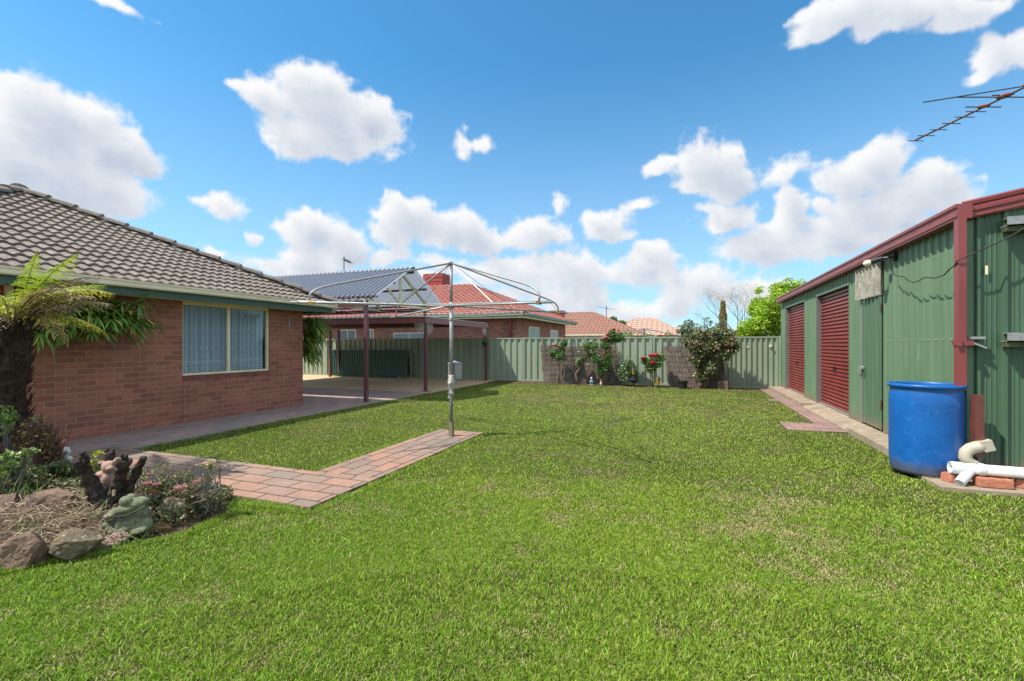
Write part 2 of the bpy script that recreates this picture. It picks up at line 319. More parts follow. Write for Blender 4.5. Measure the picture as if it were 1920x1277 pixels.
# ---------------------------------------------------------------- foliage helpers
def leaves(P,size,cols,name,mat,parent=None,up=.35,jit=.25,aspect=1.8,extra=None,prob=None):
    """diamond leaves bent along the midrib, random orientation, at points P"""
    P=np.asarray(P);n=len(P)
    d=RNG.normal(size=(n,3));d[:,2]=d[:,2]*.6-.15;d/=np.linalg.norm(d,axis=1)[:,None]
    nn=RNG.normal(size=(n,3));nn[:,2]=np.abs(nn[:,2])+up;sd=np.cross(d,nn);sd/=np.linalg.norm(sd,axis=1)[:,None]+1e-9
    nn=np.cross(sd,d);s=(size*(1+jit*RNG.normal(size=n))).clip(size*.35)[:,None]
    w=s/aspect/2
    V=np.stack([P-d*s*.5,P+sd*w+nn*w*.35,P+d*s*.5-nn*s*.12,P-sd*w+nn*w*.35],1).reshape(-1,3)
    Fc=np.arange(n*4).reshape(-1,4)
    Fc=np.stack([Fc[:,[0,1,2]],Fc[:,[0,2,3]]],1).reshape(-1,3)
    cols=np.asarray(cols);ci=RNG.choice(len(cols),size=n,p=prob);c=cols[ci]*(1+.22*RNG.normal(size=(n,1))).clip(.5,1.6)
    if extra is not None: c=c*extra[:,None]
    return npmesh(name,V,Fc,np.repeat(c,4,axis=0),mat,parent)
def blobpts(blobs,n,shell=.55):
    """points spread through ellipsoids, denser to the outside; blobs: (x,y,z,rx,ry,rz)"""
    b=np.array(blobs);w=(b[:,3]*b[:,4]*b[:,5])**(.75);w/=w.sum();i=RNG.choice(len(b),size=n,p=w)
    d=RNG.normal(size=(n,3));d/=np.linalg.norm(d,axis=1)[:,None];r=RNG.random(n)**(1/3.)*(1-shell)+shell*RNG.random(n)**.25
    return b[i,:3]+d*b[i,3:]*r[:,None]
def clumps(c,r,n,cr,flat=1.0,bias=None):
    out=[]
    for _ in range(n):
        d=np.array([random.gauss(0,1) for _ in range(3)]);d/=np.linalg.norm(d);k=random.random()**.4
        q=random.uniform(.6,1.35)*cr
        out.append((c[0]+d[0]*r[0]*k,c[1]+d[1]*r[1]*k,c[2]+d[2]*r[2]*k,q,q,q*flat))
    return out
def strap(mb,p,d,length,w,droop,seg=5,mi=0,fork=False):
    p=Vector(p);d=Vector(d).normalized();pts=[];q=p.copy();dd=d.copy()
    for i in range(seg+1):
        pts.append(q.copy());q=q+dd*length/seg;dd=(dd+Vector((0,0,-droop/seg))).normalized()
    vs=[];sd=d.cross(Vector((0,0,1)))
    if sd.length<.1: sd=Vector((1,0,0))
    sd.normalize()
    for i,a in enumerate(pts):
        t=i/seg;ww=w*(.35+1.3*t if t<.5 else 1.0-(t-.5)*1.9)
        vs+= [a-sd*ww/2,a+Vector((0,0,-ww*.15)),a+sd*ww/2]
    mb.add(vs,[f for i in range(seg) for f in ((3*i,3*i+1,3*i+4,3*i+3),(3*i+1,3*i+2,3*i+5,3*i+4))],mi)
def colored(mb,name,mat,cf,parent=None,smooth=True):
    """build MB with a per-vertex colour from cf(index array, coords)"""
    o=mb.build(name,mat,parent,smooth);me=o.data;n=len(me.vertices);a=me.color_attributes.new(name='Col',type='FLOAT_COLOR',domain='POINT')
    co=np.zeros(n*3);me.vertices.foreach_get('co',co);cc=np.ones((n,4));cc[:,:3]=cf(np.arange(n),co.reshape(-1,3));a.data.foreach_set('color',cc.astype(np.float32).ravel());return o
def remesh(o,vox,smooth=4):
    m=o.modifiers.new('r','REMESH');m.mode='VOXEL';m.voxel_size=vox;m.use_smooth_shade=True
    s=o.modifiers.new('s','SMOOTH');s.iterations=smooth;s.factor=.5;return o
# ---------------------------------------------------------------- tiled roof
def tiles(mb,E0,E1,R0,R1,gauge=.34,period=.3,amp=.032,step=.03,du=.04,mi=0):
    E0,E1,R0,R1=map(Vector,(E0,E1,R0,R1));U=(E1-E0);W=U.length;U.normalize()
    up=(R0-E0);up=up-U*up.dot(U);H=up.length;up.normalize();Nn=U.cross(up).normalized()
    if Nn.z<0: Nn=-Nn
    l1=(R0-E0).dot(U);r1=(R1-E0).dot(U);rows=max(1,round(H/gauge));g=H/rows
    def wv(u,j):
        ph=(u/period+(.0 if j%2 else .0))%1.0
        return amp*(math.sin(PI*ph/.68)**.75 if ph<.68 else -.22*math.sin(PI*(ph-.68)/.32))
    for j in range(rows):
        a=j/rows;b=(j+1)/rows;ul,ur=l1*a,W+(r1-W)*a;ul2,ur2=l1*b,W+(r1-W)*b
        n=max(2,int((ur-ul)/du));us=[ul+(ur-ul)*i/n for i in range(n+1)] if ur-ul<2*du else [ul]+[k*du for k in range(math.ceil(ul/du+1e-6),math.floor(ur/du-1e-6)+1)]+[ur]
        jx=random.uniform(-.004,.004)
        vs=[]
        for u in us:
            w=wv(u,j);p=E0+U*u+up*(j*g)+Nn*(w+step+jx);q=p-Nn*(step+.004);u2=min(max(u,ul2),ur2)
            top=E0+U*u2+up*((j+1)*g+.012)+Nn*w
            vs+=[q,p,top]
        mb.add(vs,[f for i in range(len(us)-1) for f in ((3*i,3*i+3,3*i+4,3*i+1),(3*i+1,3*i+4,3*i+5,3*i+2))],mi)
def caps(mb,A,B,r=.13,L_=.4,mi=0,lift=.03):
    A=Vector(A);B=Vector(B);n=max(1,round((B-A).length/L_));t=(B-A).normalized();s=t.cross(Vector((0,0,1))).normalized();q=s.cross(t)
    for i in range(n):
        a=A+(B-A)*i/n-t*.04;b=A+(B-A)*(i+1)/n;vs=[]
        for P,rr,l in ((a,r*1.08,lift+.03),(b,r*.92,lift)):
            for k in range(7):
                g=PI*k/6;vs.append(P+s*math.cos(g)*rr+q*(math.sin(g)*rr*.62+l-.05))
        fs=[(k,k+1,k+8,k+7) for k in range(6)]+[tuple(range(7))]
        mb.add(vs,fs,mi)
def sinprof(w,pitch,amp,n=6):
    m=int(w/pitch*n);return [(w*i/m,amp*math.sin(2*PI*(w*i/m)/pitch)) for i in range(m+1)]
def trap(w,pitch,depth,top,flank,minor=None,ph=0):
    pts=[(0,0)];u=ph
    while u<w:
        seg=[(u,0),(u+flank,depth),(u+flank+top,depth),(u+2*flank+top,0)]
        if minor:
            a=u+2*flank+top;g=(pitch-2*flank-top)/(minor+1)
            for k in range(minor): c=a+g*(k+1);seg+=[(c-.012,0),(c-.004,depth*.18),(c+.004,depth*.18),(c+.012,0)]
        pts+=[(x,y) for x,y in seg if 0<x<w];u+=pitch
    pts.append((w,0));return pts
# ================================================================ WORLD
wd=bpy.data.worlds.new('World');S.world=wd;wd.use_nodes=True;nt=wd.node_tree;nt.nodes.clear()
SUN=Vector((-.54,-.38,1)).normalized();EL=math.asin(SUN.z)
sky=N(nt,'ShaderNodeTexSky',sky_type='NISHITA');sky.sun_disc=False;sky.sun_elevation=EL;sky.sun_rotation=math.atan2(-.54,-.38);sky.altitude=150;sky.dust_density=.6;sky.ozone_density=2.2
tc=N(nt,'ShaderNodeTexCoord').outputs['Generated']
def azel(px,py):
    a,b=ray(px);h=math.hypot(a,b);return math.atan2(a,b),math.atan2((HY-py)/F,h)
CL=[ # px,py,rx,ry,weight
(70,205,105,65,1),(190,255,115,72,1),(20,290,100,62,1),(255,290,55,42,1),(100,335,165,75,1.1),(90,270,150,70,1),(195,378,68,38,1),(-60,300,120,110,1),
(600,190,80,66,1),(620,235,80,50,1),(500,192,52,34,.8),(455,172,26,16,.7),(685,232,66,50,1),(560,262,60,42,.9),(625,270,90,36,1),
(862,268,20,30,.6),(905,275,24,16,.5),(435,378,38,28,.7),(390,365,30,13,.6),
(770,408,58,44,1),(852,432,86,42,1),(735,440,34,30,.9),(900,450,50,28,.9),(745,375,25,15,.6),
(578,440,62,42,1),(645,468,56,42,1),(500,497,46,17,.8),(570,492,70,34,1),(478,447,12,14,.6),(720,485,45,22,.7),
(1010,436,56,32,.75),(1142,420,50,30,.9),(1045,380,20,22,.55),(960,440,36,22,.6),(1165,440,36,18,.6),
(1322,308,70,62,1),(1238,320,38,18,.7),(1355,345,44,42,1),(1290,355,30,20,.7),
(1480,325,46,28,.42),(1435,340,36,18,.32),(1640,300,48,55,1),(1600,335,66,52,1),(1715,355,90,46,1),(1780,370,60,30,.9),(1640,400,110,60,1),
(1345,410,54,34,1),(1480,405,44,44,1),(1430,465,112,44,1),(1560,445,70,48,1),(1550,390,26,20,.8),(1310,395,25,12,.6),
(1590,28,100,42,1),(1720,12,130,44,1),(1520,25,42,22,.7),(1850,0,120,26,.8),(1540,60,46,30,.7),
(1850,92,52,42,.9),(1905,80,46,34,.8),(1820,125,40,20,.6),
(960,505,95,34,.65),(1075,520,70,46,.8),(1040,490,45,28,.8),(1200,515,60,36,.75),(1230,485,34,26,.7),(1300,540,110,34,.6),(1090,560,75,28,.8),(1380,540,90,30,.5),(1270,575,60,22,.8),(1180,585,60,20,.7),
(990,550,40,22,.6),(820,495,40,18,.5),(405,462,26,11,.55),(215,12,60,12,.5),(1200,385,26,12,.5),(1250,575,40,20,.6),(1420,560,60,26,.6),(700,540,260,26,.5),(1900,520,120,80,.9),(-200,420,200,60,.8)]
ENVROT=math.radians(90);SKYT=(.32,.74,.86);CLS=.6
def fbm(x,y,s0,oc,seed,billow=False,gain=.52):
    t=0;am=1;tot=0
    for o in range(oc):
        n=vn(x+o*13.7,y+o*7.1,s0,seed+o)
        if billow: n=1-np.abs(2*n-1)
        t=t+n*am;tot+=am;am*=gain;s0*=2.03
    return t/tot
def clouds():
    W,Hh=4096,2048;r0=1000;r1=2048                    # rows from just under the horizon to about 63 degrees
    rows=np.arange(r0,r1);el_=((rows+.5)/Hh-.5)*PI;u=(np.arange(W)+.5)/W
    az_=(u-.5)*2*PI                                    # azimuth from +Y towards +X
    A,E=np.meshgrid(az_.astype(np.float32),el_.astype(np.float32))
    wx=(fbm(A,E,9,4,700)-.5)*.07;wy=(fbm(A,E,9,4,720)-.5)*.055
    Fd=np.full(A.shape,-.6,np.float32)
    Aw=A+wx;Ew=E+wy
    for px,py,rx,ry,w in CL:
        a,e=azel(px,py);a2,_=azel(px+rx,py);_,e2=azel(px,py-ry);ra=max(.012,a2-a)*1.16;re=max(.009,e2-e)*1.16
        j0,j1=np.searchsorted(az_,[a-ra*2,a+ra*2]);i0,i1=np.searchsorted(el_,[e-re*2,e+re*2])
        if i1<=i0 or j1<=j0: continue
        dy=(Ew[i0:i1,j0:j1]-e)/re;dy=np.where(dy<0,dy*1.12,dy)
        f=w*.95*(1-np.sqrt(((Aw[i0:i1,j0:j1]-a)/ra)**2+dy**2))
        q=Fd[i0:i1,j0:j1];k=.16;h=np.maximum(k-np.abs(q-f),0)/k;Fd[i0:i1,j0:j1]=np.maximum(q,f)+h*h*k*.25
    side=np.maximum(np.clip((np.abs(A+.36)-.98)/.15,0,1),np.clip((E-.82)/.1,0,1))         # unseen cumulus added outside the view as white fill for shaded sides
    Fd=np.maximum(Fd,np.where(side>0,(fbm(A,E*1.6,3.2,3,800)-.44)*3.2*side-.6*(1-side),-.6))
    bl=fbm(A,E*1.15,19,6,740,True,.6);fn=fbm(A,E,34,5,760,False,.65)
    Dn=Fd*1.15+(bl-.55)*.72+(fn-.5)*.36
    # ragged low veil near the horizon
    lowv=np.clip((.34-E)/.3,0,1)*np.clip((A+1.25)/.3,0,1);vb=(fbm(A,E*2.6,6,8,780,False,.6)-.56)*3.4
    Dv=vb*lowv-.25*(1-lowv)
    al=np.clip((Dn-.01)/.42,0,1);al=al*al*(3-2*al);va=np.clip(Dv/.55,0,1)*.6*lowv
    hz=np.clip((.55-E)/.55,0,1)**1.5*.68
    # light marched from the upper left of the picture
    T=np.zeros_like(Dn);P=np.maximum(Dn,0)
    for k in range(1,13):
        st=int(2.2*k);T[:-st]+=np.roll(P,int(st*.75),axis=1)[st:]*.075
    li=np.exp(-T*1.15)
    sm=np.clip((bl-.35)/.4,0,1)
    br=.56+.48*li+.08*(sm-.6);br=np.clip(br,.56,1.0)
    thin=1-al*.0
    white=np.stack([br**1.6*.95+.03,br**1.3*.95+.035,br**.85*.95+.045],-1)
    veilc=np.array([.70,.83,.95])
    a1=np.maximum(al,0)[...,None];a2_=(va*(1-al))[...,None];a3=(hz*(1-al)*(1-va))[...,None]
    tot=a1+a2_+a3;col=(white*a1+np.array([.93,.94,.96])*a2_+veilc*a3)/np.maximum(tot,1e-4)
    col=col*(1+.55*side[...,None]);img=np.zeros((Hh,W,4),np.float32);img[...,:3]=.8  # added clouds outside the view brightened to strengthen the fill light
    img[r0:r1,:,:3]=col;img[r0:r1,:,3]=tot[...,0]
    # azimuth from +Y towards +X  ->  equirectangular u of the environment texture
    im=bpy.data.images.new('cloud_map',W,Hh,alpha=True,float_buffer=True);im.colorspace_settings.name='Non-Color';im.alpha_mode='CHANNEL_PACKED'
    im.pixels.foreach_set(np.ascontiguousarray(img).ravel());im.update();im.pack();return im
sx=N(nt,'ShaderNodeSeparateXYZ');L(nt,tc,sx.inputs[0])
az=math_(nt,'ARCTAN2',sx.outputs[0],sx.outputs[1]);el=math_(nt,'ARCSINE',sx.outputs[2])
cv=N(nt,'ShaderNodeCombineXYZ');L(nt,math_(nt,'ADD',math_(nt,'MULTIPLY',az,.5/PI),.5),cv.inputs[0]);L(nt,math_(nt,'ADD',math_(nt,'MULTIPLY',el,1/PI),.5),cv.inputs[1])
env=N(nt,'ShaderNodeTexImage');env.image=clouds();env.interpolation='Cubic';L(nt,cv.outputs[0],env.inputs[0])
skc=mixc(nt,1,sky.outputs[0],SKYT,'MULTIPLY')
b1=N(nt,'ShaderNodeBackground');L(nt,skc,b1.inputs[0]);b1.inputs[1].default_value=.15
b2=N(nt,'ShaderNodeBackground');L(nt,env.outputs[0],b2.inputs[0]);b2.inputs[1].default_value=CLS
mx=N(nt,'ShaderNodeMixShader');L(nt,env.outputs[1],mx.inputs[0]);L(nt,b1.outputs[0],mx.inputs[1]);L(nt,b2.outputs[0],mx.inputs[2])
wo=N(nt,'ShaderNodeOutputWorld');L(nt,mx.outputs[0],wo.inputs[0])
sl=bpy.data.lights.new('sun','SUN');sl.energy=4.1;sl.angle=math.radians(.5);sl.color=(1,.95,.87);so=bpy.data.objects.new('sun',sl);C.objects.link(so)
so.rotation_euler=(-SUN).to_track_quat('-Z','Y').to_euler();so.location=(0,0,30)
cam=bpy.data.cameras.new('camera');co=bpy.data.objects.new('camera',cam);C.objects.link(co);S.camera=co
co.location=(0,0,CH);co.rotation_euler=(PI/2,0,math.radians(20.77));cam.sensor_width=36;cam.lens=F/1920*36;cam.shift_y=(HY-638.5)/1920;cam.clip_end=3000;cam.clip_start=.05
S.view_settings.view_transform='Standard';S.view_settings.look='None';S.view_settings.exposure=.72;S.view_settings.gamma=1
# ================================================================ GROUND
GR=M('outer_ground',(.09,.12,.04),(.14,.12,.06),.95,scale=.6,spec=.1)
tag(MB().add([(-900,-900,-.04),(900,-900,-.04),(900,1200,-.04),(-900,1200,-.04)],[(0,1,2,3)]).build('ground',GR),kind='structure')
# lawn sheet with a gentle roll
def lz(x,y): return .012*(vn(x,y,.45,3)-.5)*2
gx=np.linspace(-7.7,7,100);gy=np.linspace(-3,17.5,140)
XX,YY=np.meshgrid(gx,gy);ZZ=lz(XX,YY)-.006
V=np.stack([XX.ravel(),YY.ravel(),ZZ.ravel()],1);nx,ny=len(gx),len(gy);ii=(np.arange(ny-1)[:,None]*nx+np.arange(nx-1)[None]).ravel()
tag(npmesh('lawn',V,np.stack([ii,ii+1,ii+nx+1,ii+nx],1),None,LAWNB,smooth=True),kind='structure')
def sheetbox(name,x0,x1,y0,y1,z,mat,kind='structure'): return tag(MB().box(x0,x1,y0,y1,-.1,z).build(name,mat),kind=kind)
sheetbox('hoist_path',-4.16,-3.30,4.35,7.32,.022,PAVE1)
sheetbox('garden_path',-8.0,-3.30,3.38,4.35,.024,PAVE2)
sheetbox('house_path',-9.16,-7.62,-2,12.8,.018,PAVE3)
tag(MB().box(-18,-9.16,9.14,12.8,-.1,.0175).build('side_path',PAVE3),kind='structure')
sheetbox('carport_floor',-20,-7.6,12.8,18.15,.02,TANC)
for x0,x1,y0,y1 in ((2.3,2.6,9.6,18.1),(1.68,2.3,9.55,10.45),(2.08,2.3,14.3,14.7)): sheetbox('shed_path',x0,x1,y0,y1,.016,PAVE4)
mb=MB();mb.box(2.6,3.03,6.83,9.75,-.1,.09);mb.box(2.6,3.03,13.25,18.15,-.1,.1);mb.box(3.03,9,6.9,18.1,-.1,.08)
mb.add([(2.62,9.75,.02),(3.03,9.75,.095),(3.03,13.25,.095),(2.62,13.25,.02),(2.62,9.75,-.1),(3.03,9.75,-.1),(3.03,13.25,-.1),(2.62,13.25,-.1)],[(0,1,2,3),(0,3,7,4)])
mb.box(2.5,9,6.2,6.83,-.1,.035)
tag(mb.build('shed_slab',CONC),kind='structure')
sheetbox('fence_bed',-7.6,2.6,17.3,18.2,.012,SOIL)
# garden bed mound
BEDP=[(-4.55,1.3),(-4.3,1.9),(-4.08,2.2),(-3.85,2.6),(-3.95,3.0),(-4.25,3.36),(-8.2,3.36),(-8.2,-1.5),(-5.5,-1.5)]
def inpoly(x,y,P):
    x=np.asarray(x);y=np.asarray(y);c=np.zeros(x.shape,bool);j=len(P)-1
    for i in range(len(P)):
        xi,yi=P[i];xj,yj=P[j];c^=((yi>y)!=(yj>y))&(x<(xj-xi)*(y-yi)/(yj-yi+1e-12)+xi);j=i
    return c
def polydist(x,y,P):
    d=1e9
    for i in range(len(P)):
        a=np.array(P[i]);b=np.array(P[(i+1)%len(P)]);t=np.clip(((x-a[0])*(b[0]-a[0])+(y-a[1])*(b[1]-a[1]))/((b-a)@(b-a)),0,1)
        d=np.minimum(d,np.hypot(x-(a[0]+t*(b[0]-a[0])),y-(a[1]+t*(b[1]-a[1]))))
    return d
def bz(x,y):
    x=np.asarray(x,float);y=np.asarray(y,float);i=inpoly(x,y,BEDP);d=polydist(x,y,BEDP)
    return np.where(i,np.minimum(d,.5)*.32+.05*(vn(x,y,3,5)-.5)+.02*(vn(x,y,14,6)-.5)+.01,-.06)
gx=np.linspace(-8.2,-3.7,140);gy=np.linspace(-1.5,3.4,150);XX,YY=np.meshgrid(gx,gy);ZZ=bz(XX,YY);V=np.stack([XX.ravel(),YY.ravel(),ZZ.ravel()],1);nx,ny=len(gx),len(gy);ii=(np.arange(ny-1)[:,None]*nx+np.arange(nx-1)[None]).ravel()
tag(npmesh('garden_bed',V,np.stack([ii,ii+1,ii+nx+1,ii+nx],1),None,SOIL,smooth=True),kind='structure')
# ---------------------------------------------------------------- grass blades
def lawnmask(x,y):
    e=.03*(vn(x,y,6,8)-.5)*2+.02*(vn(x,y,19,9)-.5)*2
    m=(x>-7.66+e)&(y<17.35+e*3+.22*(vn(x,y,1.7,77)-.5))&(x<2.3+e)
    m|=(x>=2.3+e)&(x<2.6+e)&(y<9.6+e)
    m|=(x>=2.6+e)&(x<8)&(y<6.22+e)
    m&=~((x>-4.18+e)&(x<-3.28-e)&(y>3.36+e)&(y<7.34-e))
    m&=~((x<-3.28-e)&(y>3.36+e)&(y<4.37-e))
    m&=~((x>1.66+e)&(y>9.53+e)&(y<10.47-e)); m&=~((x>2.06+e)&(y>14.28)&(y<14.72)&(x<2.7))
    m&=~((x<-3.7)&(y<3.4)&(inpoly(x,y,BEDP)|(x<-4.6)))
    m&=~(((x+3.67)**2+(y-6.84)**2)<.004)
    m&=~(((x-2.64)**2+(y-6.9)**2)<.11)
    return m
def blades(n,dmin,dmax,k,nm):
    th=RNG.uniform(math.radians(-62),math.radians(60),n)+math.radians(20.77);d=dmin*np.exp(RNG.random(n)*math.log(dmax/dmin))
    x=-np.sin(th)*d;y=np.cos(th)*d;m=lawnmask(x,y);x=x[m];y=y[m];d=d[m];n=len(x)
    thin=vn(x,y,1.0,21)*.3+vn(x,y,3.1,22)*.35+vn(x,y,10,23)*.35        # dry patchiness
    thin=thin+.26*np.exp(-(((x+1.8)/3.6)**2+((y-13)/2.6)**2))+.12*np.exp(-(((x-.3)/2.2)**2+((y-5.5)/2.0)**2))+.2*np.exp(-(((x+6.4)/.9)**2+((y-6.4)/1.2)**2))-.05
    pn=vn(x,y,.35,31)*.6+vn(x,y,1.4,32)*.4
    edge=np.minimum.reduce([np.abs(x+7.66),np.abs(y-17.35),np.where((y>3.3)&(y<7.4),np.minimum(np.abs(x+4.18),np.abs(x+3.28)),9),np.where(x<-3.2,np.abs(y-3.36),9),np.where(y<3.4,polydist(x,y,BEDP),9)])
    h=.009+.010*RNG.random(n)+.008*vn(x,y,2.2,41)+.007*vn(x,y,14,43)+np.where(edge<.12,.02,0)+np.where(RNG.random(n)<.015,.03,0)
    h=h*(1-.45*ramp01(thin,.5,.72))
    w=(.0021+.0018*RNG.random(n))*np.sqrt(np.maximum(d,2)/2.2)
    a=RNG.uniform(0,2*PI,n);ln=RNG.random(n)**.6*1.15;lean=ln*h
    dx=np.cos(a);dy=np.sin(a);sx_=-dy*w/2;sy_=dx*w/2;z0=lz(x,y)-.004
    b=RNG.uniform(0,2*PI,n);sx_=np.cos(b)*w/2;sy_=np.sin(b)*w/2
    V=np.stack([np.stack([x-sx_,y-sy_,z0],1),np.stack([x+sx_,y+sy_,z0],1),
      np.stack([x+dx*lean*.45+sx_*.85,y+dy*lean*.45+sy_*.85,z0+h*.62],1),np.stack([x+dx*lean*.45-sx_*.85,y+dy*lean*.45-sy_*.85,z0+h*.62],1),
      np.stack([x+dx*lean*1.15,y+dy*lean*1.15,z0+h*(1-.25*ln)],1)],1).reshape(-1,3)
    i=np.arange(n)[:,None]*5;Fc=np.concatenate([i+[0,1,2],i+[0,2,3],i+[3,2,4]],1).reshape(-1,3)
    g1=np.array([.23,.34,.018]);g2=np.array([.44,.53,.06]);g3=np.array([.085,.2,.015]);st=np.array([.62,.5,.26])
    t=pn[:,None];r=RNG.random((n,1));c=g1*(1-t)+g3*t;c=c*(1-r)+(g2*.6+c*.4)*r
    c=c*(.39+1.25*RNG.random((n,1))**1.15)
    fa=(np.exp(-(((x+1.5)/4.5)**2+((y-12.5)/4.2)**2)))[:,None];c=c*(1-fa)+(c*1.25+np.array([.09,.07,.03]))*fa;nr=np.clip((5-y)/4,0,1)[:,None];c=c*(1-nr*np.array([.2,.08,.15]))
    dry=RNG.random(n)<(.09+.6*ramp01(thin,.56,.86));c[dry]=st*(.55+.6*RNG.random((dry.sum(),1)))
    return V,Fc,np.repeat(c,5,axis=0)
def ramp01(v,a,b): return np.clip((v-a)/(b-a),0,1)
A=[blades(560000,1.25,5.4,0,'n'),blades(760000,3.2,19.5,0,'f')]
off=len(A[0][0])
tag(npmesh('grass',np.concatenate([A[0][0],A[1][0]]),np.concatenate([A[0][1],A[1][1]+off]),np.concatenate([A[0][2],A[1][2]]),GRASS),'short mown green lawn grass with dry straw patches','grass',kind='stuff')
# ================================================================ NEAR HOUSE
def tilemat(m):
    nt=m.node_tree;b=nt.nodes['Principled BSDF'];src=b.inputs['Base Color'].links[0].from_socket;uv=N(nt,'ShaderNodeTexCoord').outputs['Object']
    mp=N(nt,'ShaderNodeMapping');mp.inputs['Scale'].default_value=(1/.235,1/.36,0);L(nt,uv,mp.inputs[0]);fl=vmath(nt,'FLOOR',mp.outputs[0]);w=N(nt,'ShaderNodeTexWhiteNoise');L(nt,fl,w.inputs[0])
    c=mixc(nt,math_(nt,'MULTIPLY',w.outputs[0],.35),src,mixc(nt,1,src,(.62,.6,.58),'MULTIPLY'));c=mixc(nt,math_(nt,'MULTIPLY',ramp(nt,noiz(nt,9,7,.8),.6,.72),.5),c,(.12,.11,.09))
    c=mixc(nt,math_(nt,'MULTIPLY',ramp(nt,noiz(nt,22,5,.8),.68,.74),.5),c,(.42,.4,.33));L(nt,c,b.inputs['Base Color'])
tilemat(TILE);barrelmat()
H=thing('brick_house','low brown brick house with grey tiled hip roof and a wide lace curtained window','house',(-9.15,5.4,0))
XW=-9.15
wy0,wy1,wz0,wz1=6.14,8.135,.93,2.385
mb=MB();mb.box(XW-.11,XW,1.6,wy0,-.05,2.42);mb.box(XW-.11,XW,wy1,9.14,-.05,2.42);mb.box(XW-.11,XW,wy0+.006,wy1,-.05,wz0-.105);mb.box(XW-.11,XW,wy0,wy1,wz1,2.42)
mb.box(-17.5,XW-.11,9.03,9.14,-.05,2.42);mb.box(-17.5,XW-.11,1.6,1.71,-.05,2.42)
mb.build('wall',BRICK,H)
SILL=brickmat('sill_brick',(.38,.125,.08),(.26,.09,.07),(.2,.15,.12),.0955,.4,.006,off=0)
w=MB().add([(XW-.1,wy0,wz0),(XW-.1,wy1,wz0),(XW+.012,wy1,wz0-.012),(XW+.012,wy0,wz0-.012),(XW+.003,wy1,wz0-.105),(XW+.003,wy0,wz0-.105),(XW-.1,wy0,wz0-.104),(XW-.1,wy1,wz0-.104)],[(0,3,2,1),(3,5,4,2),(5,6,7,4)]).build('window_sill',SILL,H)
ft=.045
WN=MB();x0,x1=XW-.095,XW-.03
WN.box(x0,x1,wy0,wy1,wz0+.002,wz0+ft);WN.box(x0,x1,wy0,wy1,wz1-ft-.02,wz1);WN.box(x0,x1,wy0,wy0+.03,wz0+ft,wz1-ft-.02);WN.box(x0,x1,wy1-ft,wy1,wz0+ft,wz1-ft-.02)
wm=7.13;WN.box(x0+.01,x1+.004,wm-.028,wm+.028,wz0+ft,wz1-ft-.02)
WF=WN.build('window',CREAM,H)
MB().box(XW-.07,XW-.066,wy0+.03,wy1-ft,wz0+ft,wz1-ft-.02).build('pane',GLASS,WF)
# lace curtain with folds
pr=[];u=0
n=260
for i in range(n+1):
    u=i/n*(wy1-wy0-.1);pr.append((u,.04*math.sin(u*58+1.3*math.sin(u*5))+.02*math.sin(u*27+2)))
MB().sheet((XW-.19,wy0+.05,wz0-.02),(0,1,0),(0,0,1),(1,0,0),0,wz1-wz0+.02,pr).build('curtain',LACE,WF,smooth=True)
mb=MB();mb.box(-12,XW-.12,wy0-1,wy1+.6,-.02,0);mb.box(-12,-11.95,wy0-1,wy1+.6,0,2.4);mb.box(-12,XW-.12,wy0-1.05,wy0-1,0,2.4);mb.box(-12,XW-.12,wy1+.6,wy1+.65,0,2.4);mb.box(-12,XW-.12,wy0-1,wy1+.6,2.395,2.4)
mb.build('room',ROOM,H)
# eaves
ex,ey,ez=-8.56,9.73,2.50
mb=MB();mb.box(-17.5,-8.69,1.1,9.6,2.402,2.41);mb.build('soffit',SOFF,H)
mb=MB();mb.box(XW+.001,XW+.03,1.6,9.14,2.385,2.402);mb.build('cornice',CREAM,H)
mb=MB();mb.box(-8.69,-8.66,1.0,9.62,2.36,2.5);mb.box(-17.5,-8.69,9.6,9.62,2.362,2.5);mb.build('fascia',FASC,H)
mb=MB();gp=[(0,0),(.085,.0),(.1,.02),(.1,.075),(.115,.085),(.115,.11),(.105,.11),(.1,.1),(0,.1)]
mb.ext(gp,(-8.66,1.0,2.485),(-8.66,9.73,2.485));mb.ext([(-u,v) for u,v in gp],(-17.5,9.62,2.484),(-8.67,9.62,2.484))
mb.build('gutter',GUTW,H,fix=True)
zc=2.585;s_=4.36;pk=Vector((-8.62-s_,5.35,zc+s_*.492));A_=Vector((-8.62,9.69,zc));B_=Vector((-8.62,1.01,zc))
mb=MB();tiles(mb,B_,A_,pk,pk,gauge=.262,period=.18,amp=.025,step=.04,du=.02)
pk2=Vector((-18,5.35,pk.z));tiles(mb,A_,(-18,9.69,zc),pk,pk2,gauge=.262,period=.18,amp=.025,step=.032,du=.045)
tiles(mb,(-18,1.01,zc),B_,pk2,pk,gauge=.262,period=.18,amp=.025,step=.032,du=.045)
RF=mb.build('roof',TILE,H)
mb=MB();caps(mb,A_+Vector((0,0,.03)),pk,.15,.45,lift=.06);caps(mb,B_+Vector((0,0,.03)),pk,.15,.45,lift=.06);caps(mb,pk+Vector((.05,0,0)),pk2,.15,.45,lift=.05);mb.build('ridge_cap',TILE,RF)
MB().box(XW+.02,XW+.09,3.62,3.69,0,2.38).build('downpipe',CREAM,H)
mb=MB();yb=YX(542,XW);mb.box(XW+.002,XW+.02,yb-.025,yb+.01,1.96,2.17);mb.box(XW+.02,XW+.05,yb-.02,yb+.0,2.1,2.12);mb.build('wall_bracket',GALV,H)
